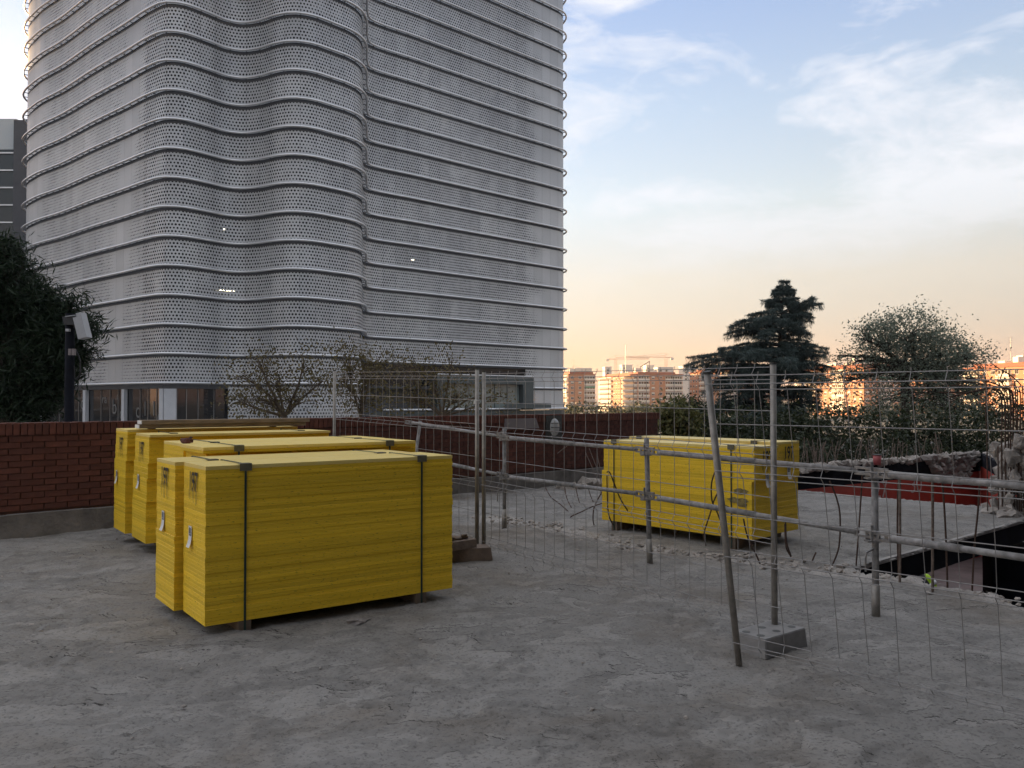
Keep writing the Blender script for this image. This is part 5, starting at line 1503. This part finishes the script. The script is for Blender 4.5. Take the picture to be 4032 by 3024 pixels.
# pale far blocks on the skyline
M['far_white'] = pm('far_white_render', (.60, .55, .50), .85, var=.05)
rr = random.Random(9)
for i, (px, w, y) in enumerate(((2300, 60, 1452), (2395, 26, 1446), (2470, 40, 1438), (2560, 30, 1440), (2620, 60, 1448), (2710, 40, 1442), (2790, 46, 1446), (3180, 50, 1440), (3300, 44, 1436), (3920, 46, 1440))):
    z = 720 + 40 * (i % 4); c = D(px, y, z); ww = w * z / F / 2
    o = thing('far_building', ['low pale rooftop block on the skyline just right of the tower', 'small pale rooftop block left of the left crane', 'pale rooftop block between the left crane and its mast', 'pale rooftop block under the slanted roof frame', 'wide pale rooftop block left of the right crane', 'pale rooftop block right of the right crane', 'pale far block left of the cedar', 'pale far block seen right of the cedar trunk', 'pale far block left of the leafy tree', 'pale far block behind the right-hand flats'][i], 'building', (c.x, c.y, -5), 0, 'pale blocks on the skyline')
    m = MB(); m.box(-ww, ww, 0, 20, 0, c.z + 5); m.build('wall', M['far_white'], o)
    m = MB(); m.box(-ww - .4, ww + .4, -.4, 20.4, c.z + 5.01, c.z + 5.6); m.build('parapet', M['flat_white'], o)
    for k in range(int(ww * 2 / 5)):
        for f in range(4):
            x = -ww + 2.5 + k * 5; m = MB(); m.box(x - .9, x + .9, -.06, -.005, c.z + 1.6 - f * 3, c.z + 3.1 - f * 3); m.build('window', M['dark_glass'], o)
# tower cranes
M['crane'] = pm('orange_crane_steel', (.62, .38, .26), .6, var=.1)
def crane(label, px, z, ytop, ybase, left, right, yjib):
    base = D(px, ybase, z); k = z / F
    t = thing('tower_crane', label, 'crane', (base.x, base.y, -5), 0, 'cranes on the horizon')
    ht = H(ytop, z) + 5; hj = H(yjib, z) + 5; w = 1.1
    m = MB()
    for sx in (-w, w):
        for sy in (-w, w): m.tube([(sx, sy, 0), (sx, sy, hj + 1)], .07, 4)
    zz = 0
    while zz < hj - 2:
        m.tube([(-w, -w, zz), (w, -w, zz + 2.4)], .12, 3); m.tube([(w, -w, zz), (-w, -w, zz + 2.4)], .12, 3); zz += 2.4
    m.build('mast', M['crane'], t)
    m = MB(); m.tube([(-w, 0, hj), (0, 0, ht)], .07, 4); m.tube([(w, 0, hj), (0, 0, ht)], .07, 4); m.build('cat_head', M['crane'], t)
    m = MB(); e = right * k
    for zz, r_ in ((0, .2), (1.6, .2)): m.tube([(0, 0, hj + zz), (e, 0, hj + zz * .6)], r_, 4)
    n = int(abs(e) / 2.5)
    for i in range(n): m.tube([(e * i / n, 0, hj + (1.6 if i % 2 else 0)), (e * (i + 1) / n, 0, hj + (0 if i % 2 else 1.6))], .1, 3)
    m.tube([(0, 0, ht), (e * .65, 0, hj + 1.5)], .09, 3); m.build('jib', M['crane'], t)
    m = MB(); c = -left * k if right > 0 else left * k
    m.tube([(0, 0, hj), (c, 0, hj)], .3, 4); m.tube([(0, 0, ht), (c * .9, 0, hj)], .09, 3); m.build('counter_jib', M['crane'], t)
    m = MB(); m.box(c - 1.4, c + 1.4, -1, 1, hj - 2.2, hj); m.build('counterweight', M['far_white'], t)
crane('orange tower crane on the horizon, left of the roof aerial', 2425, 820, 1398, 1450, 33, 130, 1414)
crane('orange tower crane on the horizon, just left of the cedar', 2622, 760, 1390, 1448, 24, -160, 1408)
# tall aerial masts and the slanted roof frame
for px, yt, yb, z, lab in ((2463, 1358, 1450, 640, 'thin tall aerial mast on the roofs between the cranes'), (2257, 1418, 1455, 640, 'short aerial mast on the roofs right of the tower'), (3980, 1330, 1420, 500, 'thin lattice aerial mast above the right-hand flats')):
    a, b = D(px, yb, z), D(px, yt, z)
    o = thing('aerial_mast', lab, 'mast', (a.x, a.y, -5), 0, 'aerial masts on the roofs')
    m = MB(); m.tube([(0, 0, 0), (0, 0, b.z + 5)], .16, 5); m.build('pole', M['galv'], o)
    m = MB()
    for q in (.0, 1.5, 3.0): m.tube([(-1.6, 0, b.z + 5 - q), (1.6, 0, b.z + 5 - q)], .08, 4)
    m.build('cross_bars', M['galv'], o)
a = D(2530, 1446, 640)
o = thing('roof_frame', 'slanted dark roof frame on the skyline between the cranes', 'roof frame', (a.x, a.y, -5))
m = MB(); q = D(2542, 1428, 640); m.beam((-2, 0, a.z + 5), (q.x - a.x + 3, 0, q.z + 6), .5, .5); m.build('sloping_beam', M['dark_metal'], o)
m = MB(); m.beam((q.x - a.x + 3, 0, 0), (q.x - a.x + 3, 0, q.z + 6), .4, .4); m.build('upright', M['dark_metal'], o)

# ================================================================== evening haze
m = MB(); m.box(-3050, 3050, -1550, 4550, -6, 92)
HZ = bpy.data.materials.new('evening_haze'); HZ.use_nodes = True
ht = HZ.node_tree; ht.nodes.remove(ht.nodes['Principled BSDF'])
hv = ht.nodes.new('ShaderNodeVolumePrincipled'); hv.inputs['Color'].default_value = (.95, .93, .92, 1); hv.inputs['Density'].default_value = .00014; hv.inputs['Anisotropy'].default_value = .2
ht.links.new(hv.outputs[0], ht.nodes['Material Output'].inputs['Volume'])
tag(m.build('haze', HZ), kind='stuff')
